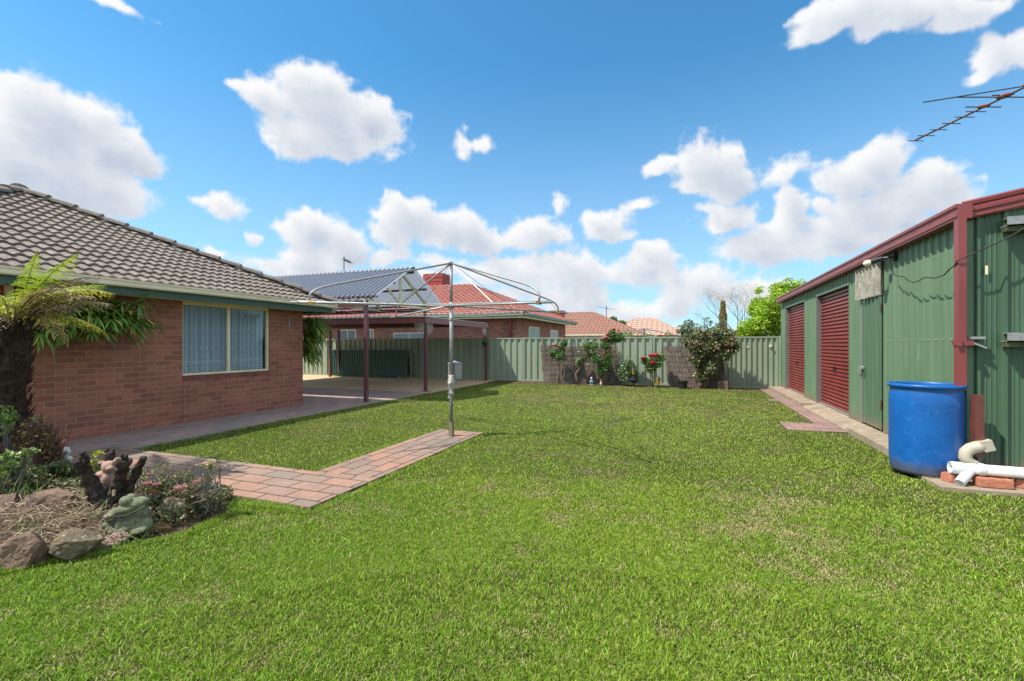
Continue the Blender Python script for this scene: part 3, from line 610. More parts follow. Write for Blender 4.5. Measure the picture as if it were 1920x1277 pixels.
# ================================================================ GABLE PATIO ROOF + FLAT CARPORT
CG=thing('gable_pergola','dark corrugated gable roof with open cream trusses on a maroon frame','pergola',(-11,11.65,0))
X0,X1=-16.5,-7.5;yA,yB,yR,zE,zR=9.98,13.32,11.65,2.82,3.79
sl_=math.hypot(yR-yA,zR-zE);ua=Vector((0,yR-yA,zR-zE)).normalized();ub=Vector((0,yR-yB,zR-zE)).normalized()
pr=sinprof(X1-X0,.16,.048,8)
RP=MB().sheet((X0,yA,zE),(1,0,0),ua,Vector((1,0,0)).cross(ua),0,sl_-.01,pr).build('roof_sheet',CORR,CG,smooth=True)
MB().sheet((X0,yB,zE),(1,0,0),ub,-Vector((1,0,0)).cross(ub),0,sl_-.01,pr).build('roof_sheet',CORR,CG,smooth=True)
mb=MB();mb.add([(X0,yR-.1,zR-.03),(X1+.02,yR-.1,zR-.03),(X1+.02,yR,zR+.03),(X0,yR,zR+.03),(X1+.02,yR+.1,zR-.03),(X0,yR+.1,zR-.03)],[(0,1,2,3),(3,2,4,5)]);mb.build('ridge_cap',GALV,CG)
mb=MB()
for f in (.04,.5,.93):
    for y0 in (yA,yB): mb.bar((X0,y0+(yR-y0)*f,zE+(zR-zE)*f-.06),(X1-.06,y0+(yR-y0)*f,zE+(zR-zE)*f-.06),.05,.06)
mb.build('purlin',PURP,CG)
for xt in (-7.95,-9.8,-11.7,-13.6):
    mb=MB();dz=-.12
    mb.bar((xt,yA+.1,zE+dz+.05),(xt,yR,zR+dz),.05,.07);mb.bar((xt,yB-.1,zE+dz+.05),(xt,yR,zR+dz),.05,.07)
    mb.bar((xt,yA+.05,zE-.12),(xt,yB-.05,zE-.12),.05,.08);mb.bar((xt,yR,zE-.1),(xt,yR,zR-.15),.05,.06)
    mb.bar((xt,yR,zE-.1),(xt,yR-.75,zE+.4),.045,.05);mb.bar((xt,yR,zE-.1),(xt,yR+.75,zE+.4),.045,.05)
    mb.build('truss',CREAM,CG)
mb=MB();mb.box(-16,-7.9,10.04,10.12,2.54,2.7);mb.build('beam',PURP,CG);mb=MB();mb.box(-16,-7.9,13.16,13.22,2.6,2.72);mb.build('beam',PURP,CG)
px_,py_=G(687,755)
PX1=-7.97
for (x,y,z) in ((PX1,10.12,2.54),):
    mb=MB();mb.box(x-.045,x+.045,y-.045,y+.045,0,z);mb.build('post',PURP,CG)
MB().tube([(PX1+.06,10.07,.35),(PX1+.085,10.05,.2),(PX1+.1,10.04,.04)],.01,6).build('pipe_stub',GALVD,CG)
for x in (-7.97,-13.35):
    MB().box(x-.04,x+.04,13.02,13.1,2.45,2.62).build('post',PURP,CG)
CP=thing('flat_carport','low flat roofed carport with maroon fascia and slim maroon posts','carport',(-12,15.5,0))
cx0,cx1,cy0,cy1=-16.6,-7.9,13.0,18.0
mb=MB();mb.box(cx0,cx1,cy0,cy0+.05,2.24,2.42);mb.build('fascia',PURPB,CP)
mb=MB();mb.box(cx1-.05,cx1,cy0+.05,cy1,2.235,2.415);mb.build('fascia',PURPB,CP)
mb=MB()
for y in (14.3,15.6,16.9): mb.box(cx0,cx1-.05,y,y+.05,2.26,2.38)
mb.build('joist',PURP,CP)
pr=trap(cx1-cx0,.19,.025,.05,.02);MB().sheet((cx0,cy0-.06,2.43),(1,0,0),(0,1,0),(0,0,1),0,cy1-cy0+.1,pr).build('roof_sheet',FLATR,CP)
for x,y in ((-7.97,13.1),(-7.97,17.9),(-13.3,13.1),(XY(619,17.4),17.4),(XY(635,17.8),17.8)):
    MB().box(x-.045,x+.045,y-.045,y+.045,0,2.25).build('post',PURP,CP)
MB().box(-8.12,-7.82,12.98,13.22,.0,.03).build('post_base',RUST,CP)
def fret(x,y,dx,dy,z):
    mb=MB();
    for R in (.16,.26,.36):
        p=[Vector((x+dx*R*math.sin(a),y+dy*R*math.sin(a),z-R*math.cos(a))) for a in [PI/2*k/7 for k in range(8)]];mb.tube(p,.006,5)
    for k in range(9):
        a=PI/2*(k+.5)/9;mb.tube([Vector((x+dx*r*math.sin(a),y+dy*r*math.sin(a),z-r*math.cos(a))) for r in (.05,.2,.36)],.004,4)
        for R in (.21,.31):
            c=Vector((x+dx*R*math.sin(a),y+dy*R*math.sin(a),z-R*math.cos(a)));mb.ell(c,(.011,.011,.011),n=6,m=4)
    mb.build('lace_bracket',FRET,CP)
fret(-7.97,13.02,-1,0,2.24);fret(-7.94,13.15,0,1,2.24);fret(-7.94,17.85,0,-1,2.24)
# dark green sheet panel leaning by the fence
GP=thing('garden_gate','dark green corrugated gate leaf leaning against the fence under the carport','gate',(-14.2,17.9,0))
ga,gb=XY(616,17.75),XY(759,17.75);pr=sinprof(gb-ga,.13,.02,6)
tv=Vector((0,.08,1)).normalized();MB().sheet((ga,17.75,.05),(1,0,0),tv,(0,-1,0),0,1.22,pr).build('panel',DGREEN,GP,smooth=True)
MB().tube([(ga,17.76,.04),(ga,17.85,1.2),(ga+.08,17.86,1.28),(gb-.08,17.86,1.28),(gb,17.85,1.2),(gb,17.76,.04)],.018,8).build('frame',GALVD,GP)
tag(MB().box(gb-.2,gb-.05,17.5,17.68,.02,.12).build('paver_block',CONC),'small pale block beside the dark green gate leaf','block')
o=MB();y=17.95;o.box(gb+.06,gb+.1,y,y+.04,.25,.95);o.box(gb+.1,gb+.14,y-.02,y,.1,.6);tag(o.build('fence_tool',BLACK),'thin black tool propped between green gate and fence','tool')
# ================================================================ FENCE
FN=thing('metal_fence','long sage green corrugated steel fence with capped posts along the back','fence',(-6,18.2,0))
posts=[-1.2-2.58*k for k in range(8,-2,-1)]+[2.94]
posts=sorted(set(posts))
posts=[p for p in posts if p<2.6]+[2.95];posts.insert(0,-24.5)
def fprof(w):
    n=9;p=w/n;pts=[]
    for k in range(n):
        u=k*p;pts+=[(u+.02,0),(u+.02+p*.42,0),(u+p*.52,.045),(u+p*.9,.045)]
    return [(0,0)]+[q for q in pts if q[0]<w]+[(w,0)]
for i,x in enumerate(posts):
    MB().box(x-.03,x+.03,18.165,18.235,0,1.835).build('post',FENC,FN)
    if i+1<len(posts):
        b=posts[i+1];MB().sheet((x+.03,18.22,.05),(1,0,0),(0,0,1),(0,-1,0),0,1.75,fprof(b-x-.06)).build('panel',FENC,FN)
        MB().box(x+.03,b-.03,18.165,18.235,1.77,1.82).build('rail',FENC,FN);MB().box(x+.03,b-.03,18.17,18.235,.03,.085).build('rail',FENC,FN)
MB().box(1.93,1.98,18.14,18.165,1.44,1.49).build('fence_clip',CREAM,FN);MB().box(2.62,2.7,18.12,18.165,1.46,1.53).build('fence_clip',CREAM,FN)
# ================================================================ SHED
SH=thing('metal_shed','large green ribbed metal shed with red gutter and two red roller doors','shed',(3.0,12.5,0))
SX=3.0;SY=6.83;SYE=18.24;HZ=2.72;TZ=3.0
doors=((10.95,13.38),(14.7,17.26));pd=(9.3,10.22)
def wallsheet(y0,y1,z0,z1,nm='wall_cladding',mat=SHEDG,x=SX,pitch=.19,ph=.06): MB().sheet((x,y1,z0),(0,-1,0),(0,0,1),(-1,0,0),0,z1-z0,trap(y1-y0,pitch,.022,.02,.01,ph=ph)).build(nm,mat,SH)
wallsheet(SY+.02,pd[0],.1,TZ,ph=.1);wallsheet(pd[0],pd[1],2.38,TZ);wallsheet(pd[1],doors[0][0],.1,TZ,ph=.05)
wallsheet(doors[0][1],doors[1][0],.1,TZ);wallsheet(doors[1][1],SYE,.1,TZ,ph=.3);wallsheet(doors[0][0],doors[0][1],HZ,TZ);wallsheet(doors[1][0],doors[1][1],HZ,TZ)
for a,b in doors:
    m=MB();z=.1;zs=[];nr=32;p=(HZ-.13)/nr
    pts=[]
    for k in range(nr): zz=.12+k*p;pts+=[(zz,-.012),(zz+p*.22,.03),(zz+p*.7,.03),(zz+p*.92,-.012)]
    pts.append((HZ,0));vs=[]
    for zz,w_ in pts: vs+=[(SX+.09-w_,a,zz),(SX+.09-w_,b,zz)]
    m.add(vs,[(2*i,2*i+2,2*i+3,2*i+1) for i in range(len(pts)-1)]);dr=m.build('roller_door',ROLL,SH)
    c=(a+b)/2;m=MB();m.box(SX+.02,SX+.06,c-.04,c+.04,.97,1.05);m.box(SX+.0,SX+.02,c-.05,c+.05,.96,.98);m.build('handle',BLACK,dr)
    MB().box(SX+.04,SX+.09,a,b,.1,.13).build('bottom_rail',GALV,dr)
    m=MB();m.box(SX-.03,SX+.1,b,b+.05,.1,HZ+.0);m.build('door_jamb',GALVD,SH)
    m=MB();m.box(SX-.025,SX+.08,a-.04,a,.1,HZ);m.build('door_jamb',SHEDG,SH)
    m=MB();m.box(SX-.032,SX+.08,a-.04,b+.05,HZ,HZ+.045);m.build('lintel',SHEDD,SH)
PDm=MB().sheet((SX-.012,pd[1]-.01,.13),(0,-1,0),(0,0,1),(-1,0,0),0,2.24,trap(pd[1]-pd[0]-.02,.19,.02,.022,.012,ph=.1)).build('side_door',SHEDD,SH)
MB().box(SX-.04,SX-.02,pd[1]-.015,pd[1]+.01,.13,2.36).build('edge_strip',GALV,PDm)
for z in (.5,2.1): MB().box(SX-.043,SX-.03,pd[0]-.015,pd[0]+.012,z,z+.13).build('hinge',RUST,PDm)
m=MB();m.box(SX-.06,SX-.03,pd[1]-.16,pd[1]+.05,1.1,1.13);m.box(SX-.075,SX-.03,pd[1]-.03,pd[1]+.03,1.0,1.09);m.tube([(SX-.05,pd[1]-.2,1.15),(SX-.09,pd[1]-.2,1.13),(SX-.09,pd[1]-.2,1.08)],.01,6);m.build('latch',GALV,PDm)
MB().box(SX+.12,SX+.13,SY+.05,SYE,.1,3).build('inner_lining',SHEDD,SH)
# screws
y=SY+.15
scr=lambda y,z: MB().ell((SX-.004,y,z),(.012,.012,.012),n=6,m=4).build('screw',GALV,SH)
while y<pd[0]-.05: scr(y,1.6);y+=.19
for z in (.35,2.2):
    for y in (13.6,13.85,14.2,10.4,10.65): scr(y,z if z<1 else 1.6)
MB().sheet((SX-.05,10.38,2.36),(0,-1,0),(0,0,1),(-1,0,0),0,.56,sinprof(1.16,.165,.045,8)).build('cement_patch',ASB,SH,smooth=True)
# gutter on the long side
gp=[(0,0),(-.13,0),(-.13,.02),(-.142,.03),(-.142,.075),(-.13,.085),(-.13,.12),(-.15,.135),(-.15,.17),(-.14,.17),(0,.165)]
MB().ext(gp,(SX-.01,SY-.12,2.965),(SX-.01,SYE+.05,2.965)).build('gutter',REDM,SH,fix=True)
for k in range(26): y=7.3+k*.42;MB().box(SX-.164,SX-.158,y,y+.06,3.055,3.062).build('gutter_slot',BLACK,SH)
# south wall with minor ribs, gable rise
pit=math.tan(math.radians(11));W_=6.0
MB().sheet((SX+.02,SY,.05),(1,0,0),(0,0,1),(0,-1,0),0,3,trap(W_,.235,.035,.03,.015,minor=3,ph=.035),v1=lambda u:2.96+min(u,W_-u)*pit).build('wall_cladding',SHEDSHADE,SH)
def bargep(x): return 3.02+(min(x-SX,SX+W_-x))*pit
bp=[(0,-.06),(.02,-.06),(.035,-.04),(.03,.0),(.045,.02),(.045,.06),(.03,.075),(.045,.095),(.05,.13),(.02,.15),(0,.14)]
m=MB();m.ext(bp,(SX-.05,SY-.05,bargep(SX)+.0),(SX+3,SY-.05,bargep(SX+3)+0));m.ext(bp,(SX+3,SY-.05,bargep(SX+3)+0),(SX+6.1,SY-.05,bargep(SX+6)-.0));m.build('barge_board',REDM,SH,fix=True)
m=MB()
for sgn,xx in ((1,SX-.05),(-1,SX+W_+.05)):
    U=Vector((sgn*math.cos(math.radians(11)),0,math.sin(math.radians(11))));O=Vector((xx,SY-.06,3.08))
    pr=trap(SYE-SY+.15,.19,.03,.025,.015);m.sheet(O,(0,1,0),U,Vector((0,0,1)),0,3.12,pr)
m.build('roof_sheet',SHEDG,SH)
MB().box(SX-.012,SX+.05,SY-.006,SY+.05,.05,2.96).build('corner_trim',SHEDG,SH)
m=MB();m.box(SX+W_,SX+W_+.02,SY,SYE,.05,3);m.box(SX,SX+W_,SYE,SYE+.02,.05,3);m.build('back_wall',SHEDG,SH)
# downpipe
m=MB();x0,x1,y0,y1=2.862,2.935,6.70,6.80;m.box(x0,x1,y0,y1,1.02,2.97);m.build('downpipe',REDM,SH)
m=MB();m.box(x0-.012,x1+.06,y0-.012,y1+.012,1.53,1.585);m.box(x0-.02,x0+.02,y0-.03,y0-.012,1.52,1.6);m.build('pipe_clamp',REDM,SH)
m=MB();m.box(2.97,3.12,SY-.09,SY-.04,1.6,1.63);m.bar((2.97,SY-.06,1.58),(3.13,SY-.07,1.5),.05,.02);m.build('corner_bracket',GALV,SH)
m=MB();xm=XY(1847,SY-.01);m.box(xm-.012,xm+.012,SY-.04,SY-.036,2.33,2.43);m.build('paint_mark',CREAM,SH)
for z in (2.84,1.57):
    m=MB();m.box(3.27,5.2,SY-.16,SY-.035,z+.0,z+.012);m.box(3.27,5.2,SY-.16,SY-.15,z,z+.1);m.box(3.29,5.2,SY-.15,SY-.036,z+.09,z+.1);m.build('shelf_channel',GALV,SH)
    m=MB();m.box(3.275,5.2,SY-.14,SY-.037,z-.055,z-.002);m.build('timber_rail',M('mossy_timber',(.09,.1,.04),(.05,.045,.025),.9,scale=12),SH)
    m=MB();m.tube([(3.6,SY-.17,z+.05),(3.7,SY-.17,z+.02),(3.63,SY-.17,z-.1),(3.66,SY-.17,z-.22)],.007,5);m.build('wire_tie',GALVD,SH)
# wall lamp + cable
lx,ly,lz_=2.80,YX(1648,2.82),2.86
LP=thing('outdoor_lamp','round cream bulb lamp under the red gutter above the side door','lamp',(SX,ly,lz_))
m=MB();m.ell((2.70,ly+.06,lz_-.02),(.075,.05,.055));m.build('bulb',BULB,LP,smooth=True)
m=MB();m.tube([(2.74,ly+.03,lz_),(2.85,ly-.07,lz_+.03)],[.045,.035],10);m.tube([(2.85,ly-.07,lz_+.03),(2.96,ly-.14,lz_+.03)],.02,8);m.box(2.94,2.98,ly-.2,ly-.1,lz_-.03,lz_+.08);m.build('lamp_holder',BLACK,LP)
cb=[(1664,492),(1668,504),(1680,517),(1694,519),(1703,526),(1712,530),(1722,527),(1735,520),(1752,522),(1770,516),(1781,504),(1790,498)]
XC=2.86;pts=[(XC+ (.08 if i in(0,) else 0),YX(a,XC),ZX(a,b,XC)) for i,(a,b) in enumerate(cb)]
YC=6.66;pts+=[(2.845,6.68,ZY(1800,488,6.68)),(2.95,6.665,ZY(1812,478,YC))]+[(XY(a,YC),YC,ZY(a,b,YC)) for a,b in ((1830,473),(1850,464),(1866,457),(1885,448),(1905,437),(1925,425),(1960,400))]
tag(MB().tube(pts,.0075,6).build('power_cable',BLACK,None),'sagging black cable strung from the lamp along the green shed wall','cable')
# TV aerial over the shed roof
AE=thing('tv_aerial','rusty multi element television aerial above the shed roof corner','aerial',(5.0,7.6,3.4))
a0=Vector((*D(1716,6.3),ZX(1716,263,D(1716,6.3)[0])));
b0=Vector((*D(1922,5.35),0));b0.z=CH+(HY-163)*5.35/F
c0=b0+(b0-a0)*.45
MB().tube([a0-(b0-a0)*.01,c0],.012,6).build('boom',ANT,AE)
ed=Vector((CA*.98,SA*.98-.0,0)).normalized()
m=MB();m2=MB()
for px,hw,ll in ((1717,15,0),(1737,15.5,0),(1760,15.5,0),(1784,17,0),(1809,18,0),(1830,19,0)):
    t=(px-1716)/(1922-1716);t=t*5.35/ (6.3*(1-t)+5.35*t) if False else t
    # perspective-correct parameter along the boom
    z0,z1=6.3,5.35;tt=t*z0/(z1*(1-t)+z0*t);p=a0+(b0-a0)*tt;dd=z0+(z1-z0)*tt;h=hw*dd/F
    m.tube([p-ed*h+Vector((0,0,-.012)),p+ed*h+Vector((0,0,-.012))],.006,5);MB().ell(p,(.016,.016,.014),n=8,m=5).build('clip',REDP,AE)
for t,l1,l2,dz in ((.66,.36,.36,0),(.82,.2,.02,.03),(.86,1.0,.9,-.02),(1.04,2.0,.9,-.01)):
    p=a0+(b0-a0)*t;e2=ed if t<.9 else (ed+Vector((0,0,.16))).normalized();m.tube([p-e2*l1*.62+Vector((0,0,dz)),p+e2*l2*.6+Vector((0,0,dz))],.0075,5)
    MB().ell(p+Vector((0,0,.01)),(.07,.03,.022),n=8,m=5).build('clip',REDP,AE)
m.build('element',ANT,AE)
MB().tube([c0,Vector((c0.x,c0.y,3.3))],.018,8).build('mast',GALVD,AE)
# ================================================================ BARREL, PIPES
bx_,by_,bR=2.64,6.9,.345
BR=thing('blue_barrel','tall open blue plastic barrel under the red downpipe at the shed corner','barrel',(bx_,by_,.02))
prof=[(.27,.03),(.31,.035),(.335,.07),(.342,.2),(.345,.5),(.345,.85),(.338,.97),(.325,1.02),(.325,1.035)]
m=MB();m.lathe([(r,z) for r,z in prof],(bx_,by_,.0),48,cap=False);m.lathe([(.001,.035),(.27,.03)],(bx_,by_,0),48,cap=False);m.build('shell',BLUE,BR,smooth=True)
m=MB();m.lathe([(.325,1.035),(.352,1.035),(.36,1.05),(.36,1.068),(.352,1.078),(.338,1.075),(.332,1.06),(.332,1.0)],(bx_,by_,0),48,cap=False);m.build('rim',BLUE,BR,smooth=True)
m=MB();m.lathe([(.332,1.0),(.325,.6),(.001,.55)],(bx_,by_,0),48,cap=False);m.build('lining',BLUEI,BR,smooth=True)
m=MB();an=[PI*.75+PI*.62*k/12 for k in range(13)];m.tube([(bx_+.29*math.cos(a),by_+.29*math.sin(a),1.055+.012*math.sin(k*1.2)) for k,a in enumerate(an)],.014,6);m.build('cut_edge',BLUE,BR,smooth=True)
def moulded():  # faint lines of raised lettering
    for i,(t,z) in enumerate((('H. COSTOMSTAT. JP',.845),('CHDIGIT',.81),('SCHDC 2X17',.775))):
        cu=bpy.data.curves.new('lt','FONT');cu.body=t;cu.size=.036;cu.extrude=.0008;o=bpy.data.objects.new('lt',cu);C.objects.link(o)
        dg=bpy.context.evaluated_depsgraph_get();me=bpy.data.meshes.new_from_object(o.evaluated_get(dg));bpy.data.objects.remove(o)
        for v in me.vertices:
            th=-PI/2+math.radians(-12)+v.co.x/.345 -.1
            rr=.3458+v.co.z;v.co=Vector((bx_+rr*math.cos(th),by_+rr*math.sin(th),z+v.co.y))
        finish('moulded_text',me,TXT,BR)
TXT=M('pale_blue_mark',(.03,.2,.5),(.015,.13,.44),.5,scale=60)
moulded()
tag(MB().add([],[]).box(2.965,3.045,6.60,6.70,.3,.98).build('box_pipe',BROWNP),'short dark red box pipe standing behind the blue barrel','pipe')
EB=thing('elbow_pipe','beige plastic elbow pipe with square mouth behind the white pipe','pipe',(3.0,6.6,.1))
m=MB();e0=Vector((XY(1846,6.62),6.62,ZY(1846,838,6.62)));e1=Vector((XY(1820,6.56),6.56,ZY(1820,850,6.56)));e2=Vector((XY(1810,6.55),6.55,ZY(1810,862,6.55)));e3=Vector((XY(1829,6.56),6.56,.1))
EP=[Vector((XY(a,6.6),6.6,ZY(a,b,6.6))) for a,b in ((1842,836),(1832,838),(1820,841),(1811,848),(1809,857),(1814,865),(1824,871),(1833,876))];m.tube(EP,[.064,.064,.062,.062,.062,.062,.058,.056],18);e0=EP[0];e1=EP[1];m.build('elbow',PVCB,EB,smooth=True)
m=MB();dv=(e0-e1).normalized();m.bar(e0-dv*.02,e0+dv*.075,.12,.115);m.build('square_mouth',PVCB,EB)
WP=thing('white_pipe','long white plastic drain pipe with angled branch resting on a red brick','pipe',(2.9,6.45,.1))
a=Vector((XY(1781,6.43),6.43,.2));b=Vector((4.6,6.44,.185))
def hollow(mb,p,q,r,rin,n=24):
    p=Vector(p);q=Vector(q);t,u,v=fr(q-p);vs=[]
    for P,R in ((q,r),(p,r),(p,rin),(p+t*.25,rin)): vs+=[P+(u*math.cos(2*PI*k/n)+v*math.sin(2*PI*k/n))*R for k in range(n)]
    mb.add(vs,[(i*n+k,i*n+(k+1)%n,(i+1)*n+(k+1)%n,(i+1)*n+k) for i in range(3) for k in range(n)]+[tuple(3*n+k for k in range(n))])
m=MB();hollow(m,a,b,.058,.052);m.build('main_pipe',PVC,WP,smooth=True)
for x_,w_ in ((a.x,.1),(XY(1832,6.43),.05)): MB().tube([(x_+.001,6.43,.2),(x_+w_,6.43,.199)],.066,24,cap=False).build('socket',PVC,WP,smooth=True)
m=MB();j=Vector((XY(1822,6.4),6.42,.19));k_=Vector((XY(1797,6.33),6.31,.065));hollow(m,k_,j,.047,.042);m.build('branch',PVC,WP,smooth=True)
def brick_(x,y,z,r,lab,mat=CBRICK,l=.29,w=.13,h=.095):
    bm=bmesh.new();bmesh.ops.create_cube(bm,size=1);bmesh.ops.scale(bm,vec=(l,w,h),verts=bm.verts);bmesh.ops.bevel(bm,geom=bm.edges,offset=.009,segments=2,affect='EDGES')
    bmesh.ops.subdivide_edges(bm,edges=bm.edges,cuts=3,use_grid_fill=True)
    for v in bm.verts: v.co+=Vector(mnoise.noise_vector(v.co*14))*.004
    bmesh.ops.rotate(bm,verts=bm.verts,matrix=Matrix.Rotation(r,3,'Z'));bmesh.ops.translate(bm,verts=bm.verts,vec=(x,y,z))
    me=bpy.data.meshes.new('loose_brick');bm.to_mesh(me);bm.free();return tag(finish('loose_brick',me,mat,None),lab,'brick')
xa=(XY(1838,6.3)+XY(1903,6.3))/2
brick_(xa,6.38,.084,.02,'worn red brick propping the front of the white pipe');brick_(xa-.27,6.5,.08,.5,'half hidden red brick behind the white pipe socket',l=.2)
brick_(xa+.3,6.5,.08,1.2,'broken red brick at the right end by the green shed wall',l=.2)
m=MB();gx0,gy0=G(1760,899)
for k in range(9): m.box(gx0-.13+k*.033,gx0-.118+k*.033,gy0-.1,gy0+.1,.03,.045)
m.box(gx0-.14,gx0+.17,gy0-.12,gy0-.1,.03,.046);m.box(gx0-.14,gx0+.17,gy0+.1,gy0+.12,.03,.046)
tag(m.build('drain_grate',GALVD),'small slotted drain grate in the grass before the blue barrel','grate')
# ================================================================ CLOTHES HOIST
hx,hy=-3.67,6.84
HO=thing('clothes_hoist','tall galvanised rotary clothes hoist on the brick path end','clothes hoist',(hx,hy,0))
m=MB();m.box(hx-.035,hx+.035,hy-.035,hy+.035,0,.26);m.build('sleeve',M('mossy_sleeve',(.22,.2,.12),(.13,.12,.06),.9,scale=14),HO)
MB().tube([(hx,hy,.2),(hx,hy,.93)],.027,14).build('lower_pole',GALVD,HO,smooth=True)
m=MB();m.lathe([(.03,.7),(.045,.72),(.045,.74),(.035,.76),(.04,.82),(.058,.88),(.06,.93),(.045,.99),(.04,1.0),(.042,1.03),(.03,1.035)],(hx,hy,0),18);m.tube([(hx,hy,.9),(hx+.02,hy-.09,.9)],.032,12);m.tube([(hx+.02,hy-.085,.9),(hx+.022,hy-.11,.9)],.02,10)
for z in (.74,.8,.94,1.02):
    for s in (-1,1): m.ell((hx+.05*s,hy-.02,z),(.01,.01,.01),n=6,m=4)
gb_=m.build('gear_case',IRONP,HO,smooth=True)
m=MB();m.tube([(hx+.022,hy-.11,.9),(hx+.022,hy-.115,.68)],.008,6);m.tube([(hx+.022,hy-.115,.7),(hx+.022,hy-.13,.66)],.018,8);m.build('crank_handle',GALV,gb_)
MB().tube([(hx,hy,1.0),(hx,hy,2.24)],.031,14).build('upper_pole',GALV,HO,smooth=True)
m=MB();m.lathe([(.031,1.93),(.042,1.94),(.042,1.98),(.031,1.99)],(hx,hy,0),14);m.build('collar',GALV,HO)
MB().tube([(hx,hy,2.2),(hx,hy,2.90)],.024,14).build('mast',GALV,HO,smooth=True)
m=MB();m.lathe([(.03,2.14),(.05,2.15),(.05,2.21),(.03,2.22)],(hx,hy,0),14);m.lathe([(.025,2.86),(.042,2.87),(.042,2.9),(.01,2.915)],(hx,hy,0),14);m.build('hub',GALVD,HO)
arms=[(-1.95,-1.5,2.105),(1.5,-1.95,2.065),(2.12,1.62,2.17),(-1.5,1.95,2.105)]
ends=[]
for i,(r_,d_,z) in enumerate(arms):
    v=Vector((r_*CA-d_*SA,r_*SA+d_*CA,0));e=Vector((hx,hy,0))+v;e.z=z;c=Vector((hx,hy,2.185));ends.append((c,e))
    MB().tube([c,e],[.017,.0155],8).build('arm',GALV,HO,smooth=True)
    t=Vector((hx,hy,2.89));k1=c+(e-c)*.9;pts=[t]
    top=k1+Vector((0,0,.19));u=(top-t)
    pts+=[t+u*.5,t+u*.86]
    for q in range(1,6):
        a_=q/5;p0=t+u*.86;p1=top+(u*.04);p2=k1+Vector((0,0,.01));pts.append(p0*(1-a_)**2+p1*2*a_*(1-a_)+p2*a_*a_)
    MB().tube(pts,.0145,8).build('strut',GALV,HO,smooth=True)
    m=MB();m.bar(k1-(e-c).normalized()*.035,k1+(e-c).normalized()*.035,.045,.05);m.build('clamp',(YEL if i in (0,2) else RUST),HO)
    mid=c+(e-c)*(.5);MB().tube([t,mid],.004,4).build('stay_wire',WIRE,HO)
for fr_ in (.5,.72,.97):
    m=MB()
    for i in range(4):
        p=ends[i][0]+(ends[i][1]-ends[i][0])*fr_;q=ends[(i+1)%4][0]+(ends[(i+1)%4][1]-ends[(i+1)%4][0])*fr_
        m.tube([p+Vector((0,0,.02)),(p+q)/2+Vector((0,0,-.03)),q+Vector((0,0,.02))],.0036,4);m.tube([p,p+Vector((0,0,.04))],.008,5)
    m.build('line_wire',WIRE,HO)
PB=thing('peg_box','small galvanised peg box strapped to the hoist pole','peg box',(hx+.05,hy+.08,.98))
m=MB();bx0=Vector((hx+.045,hy+.1,0));m.prism([(hx-.08,hy+.04),(hx+.08,hy+.03),(hx+.13,hy+.13),(hx-.04,hy+.17)],.97,1.22);m.build('box',GALV,PB)
m=MB();m.add([(hx-.1,hy+.03,1.225),(hx+.09,hy+.02,1.225),(hx+.15,hy+.13,1.225),(hx-.05,hy+.19,1.225),(hx+.02,hy+.09,1.27)],[(0,1,4),(1,2,4),(2,3,4),(3,0,4)]);m.build('lid',GALV,PB)
# far hoist behind fence
fx,fy=XY(1208,21.5),21.5
FH=thing('clothes_hoist','small grey rotary clothes hoist just showing above the back fence','clothes hoist',(fx,fy,0))
MB().tube([(fx,fy,0),(fx,fy,2.27)],.035,8).build('mast',GALVD,FH)
for k in range(4):
    a_=.35+PI/2*k;e=Vector((fx+1.9*math.cos(a_),fy+1.9*math.sin(a_),1.86));MB().tube([(fx,fy,2.25),e],.022,6).build('strut',GALV,FH);MB().tube([(fx,fy,1.85),e],.02,6).build('arm',GALV,FH)
# ================================================================ NEIGHBOUR HOUSES
def house(name,label,x0,x1,y0,y1,ez,rise,tm,wm,gm,inset,tile=.3,du=.055,wz=0,gauge=.34,ta=.045):
    Hh=thing(name,label,'house',((x0+x1)/2,(y0+y1)/2,0));hd=(y1-y0)/2;ym=(y0+y1)/2;rz=ez+rise
    A,B,Cc,Dd=Vector((x1,y0,ez)),Vector((x0,y0,ez)),Vector((x0,y1,ez)),Vector((x1,y1,ez));R1=Vector((x1-hd,ym,rz));R0=Vector((x0+hd,ym,rz))
    m=MB();tiles(m,B,A,R0,R1,gauge,tile,ta,ta*.8,du);tiles(m,A,Dd,R1,R1,gauge,tile,ta,ta*.8,du);tiles(m,Cc,B,R0,R0,gauge,tile,.03,.03,du*2);tiles(m,Dd,Cc,R1,R0,gauge,tile,.03,.03,du*3)
    rf=m.build('roof',tm,Hh);m=MB()
    for p,q in ((A,R1),(B,R0),(Dd,R1),(Cc,R0),(R0,R1)): caps(m,p,q,.13,.42)
    m.build('ridge_cap',tm,rf)
    m=MB();m.box(x0+inset,x1-inset,y0+inset,y0+inset+.12,0,ez-.12);m.box(x1-inset-.12,x1-inset,y0+inset+.12,y1-inset,0,ez-.12);m.box(x0+inset,x0+inset+.12,y0+inset+.12,y1-inset,0,ez-.122);m.build('wall',wm,Hh)
    m=MB();m.box(x0,x1-.02,y0+.02,y1-.02,ez-.13,ez-.115);m.build('soffit',SOFF,Hh)
    m=MB();m.box(x0+.01,x1-.04,y0+.02,y0+.04,ez-.2,ez-.1);m.box(x1-.04,x1-.02,y0+.02,y1,ez-.2,ez-.1);m.build('fascia',CREAM,Hh)
    m=MB();m.box(x0,x1+.03,y0-.09,y0+.02,ez-.1,ez+.02);m.box(x1-.02,x1+.09,y0-.09,y1,ez-.1,ez+.021);m.build('gutter',gm,Hh)
    return Hh
GG=M('green_gutter',(.13,.2,.15),(.11,.17,.13),.45)
HA=house('brick_house','neighbouring brick house with red tiled hip roof and green gutter behind the fence',-31,-6.87,19.75,30.1,2.95,2.13,TILEA,BRICKA,GG,.6)
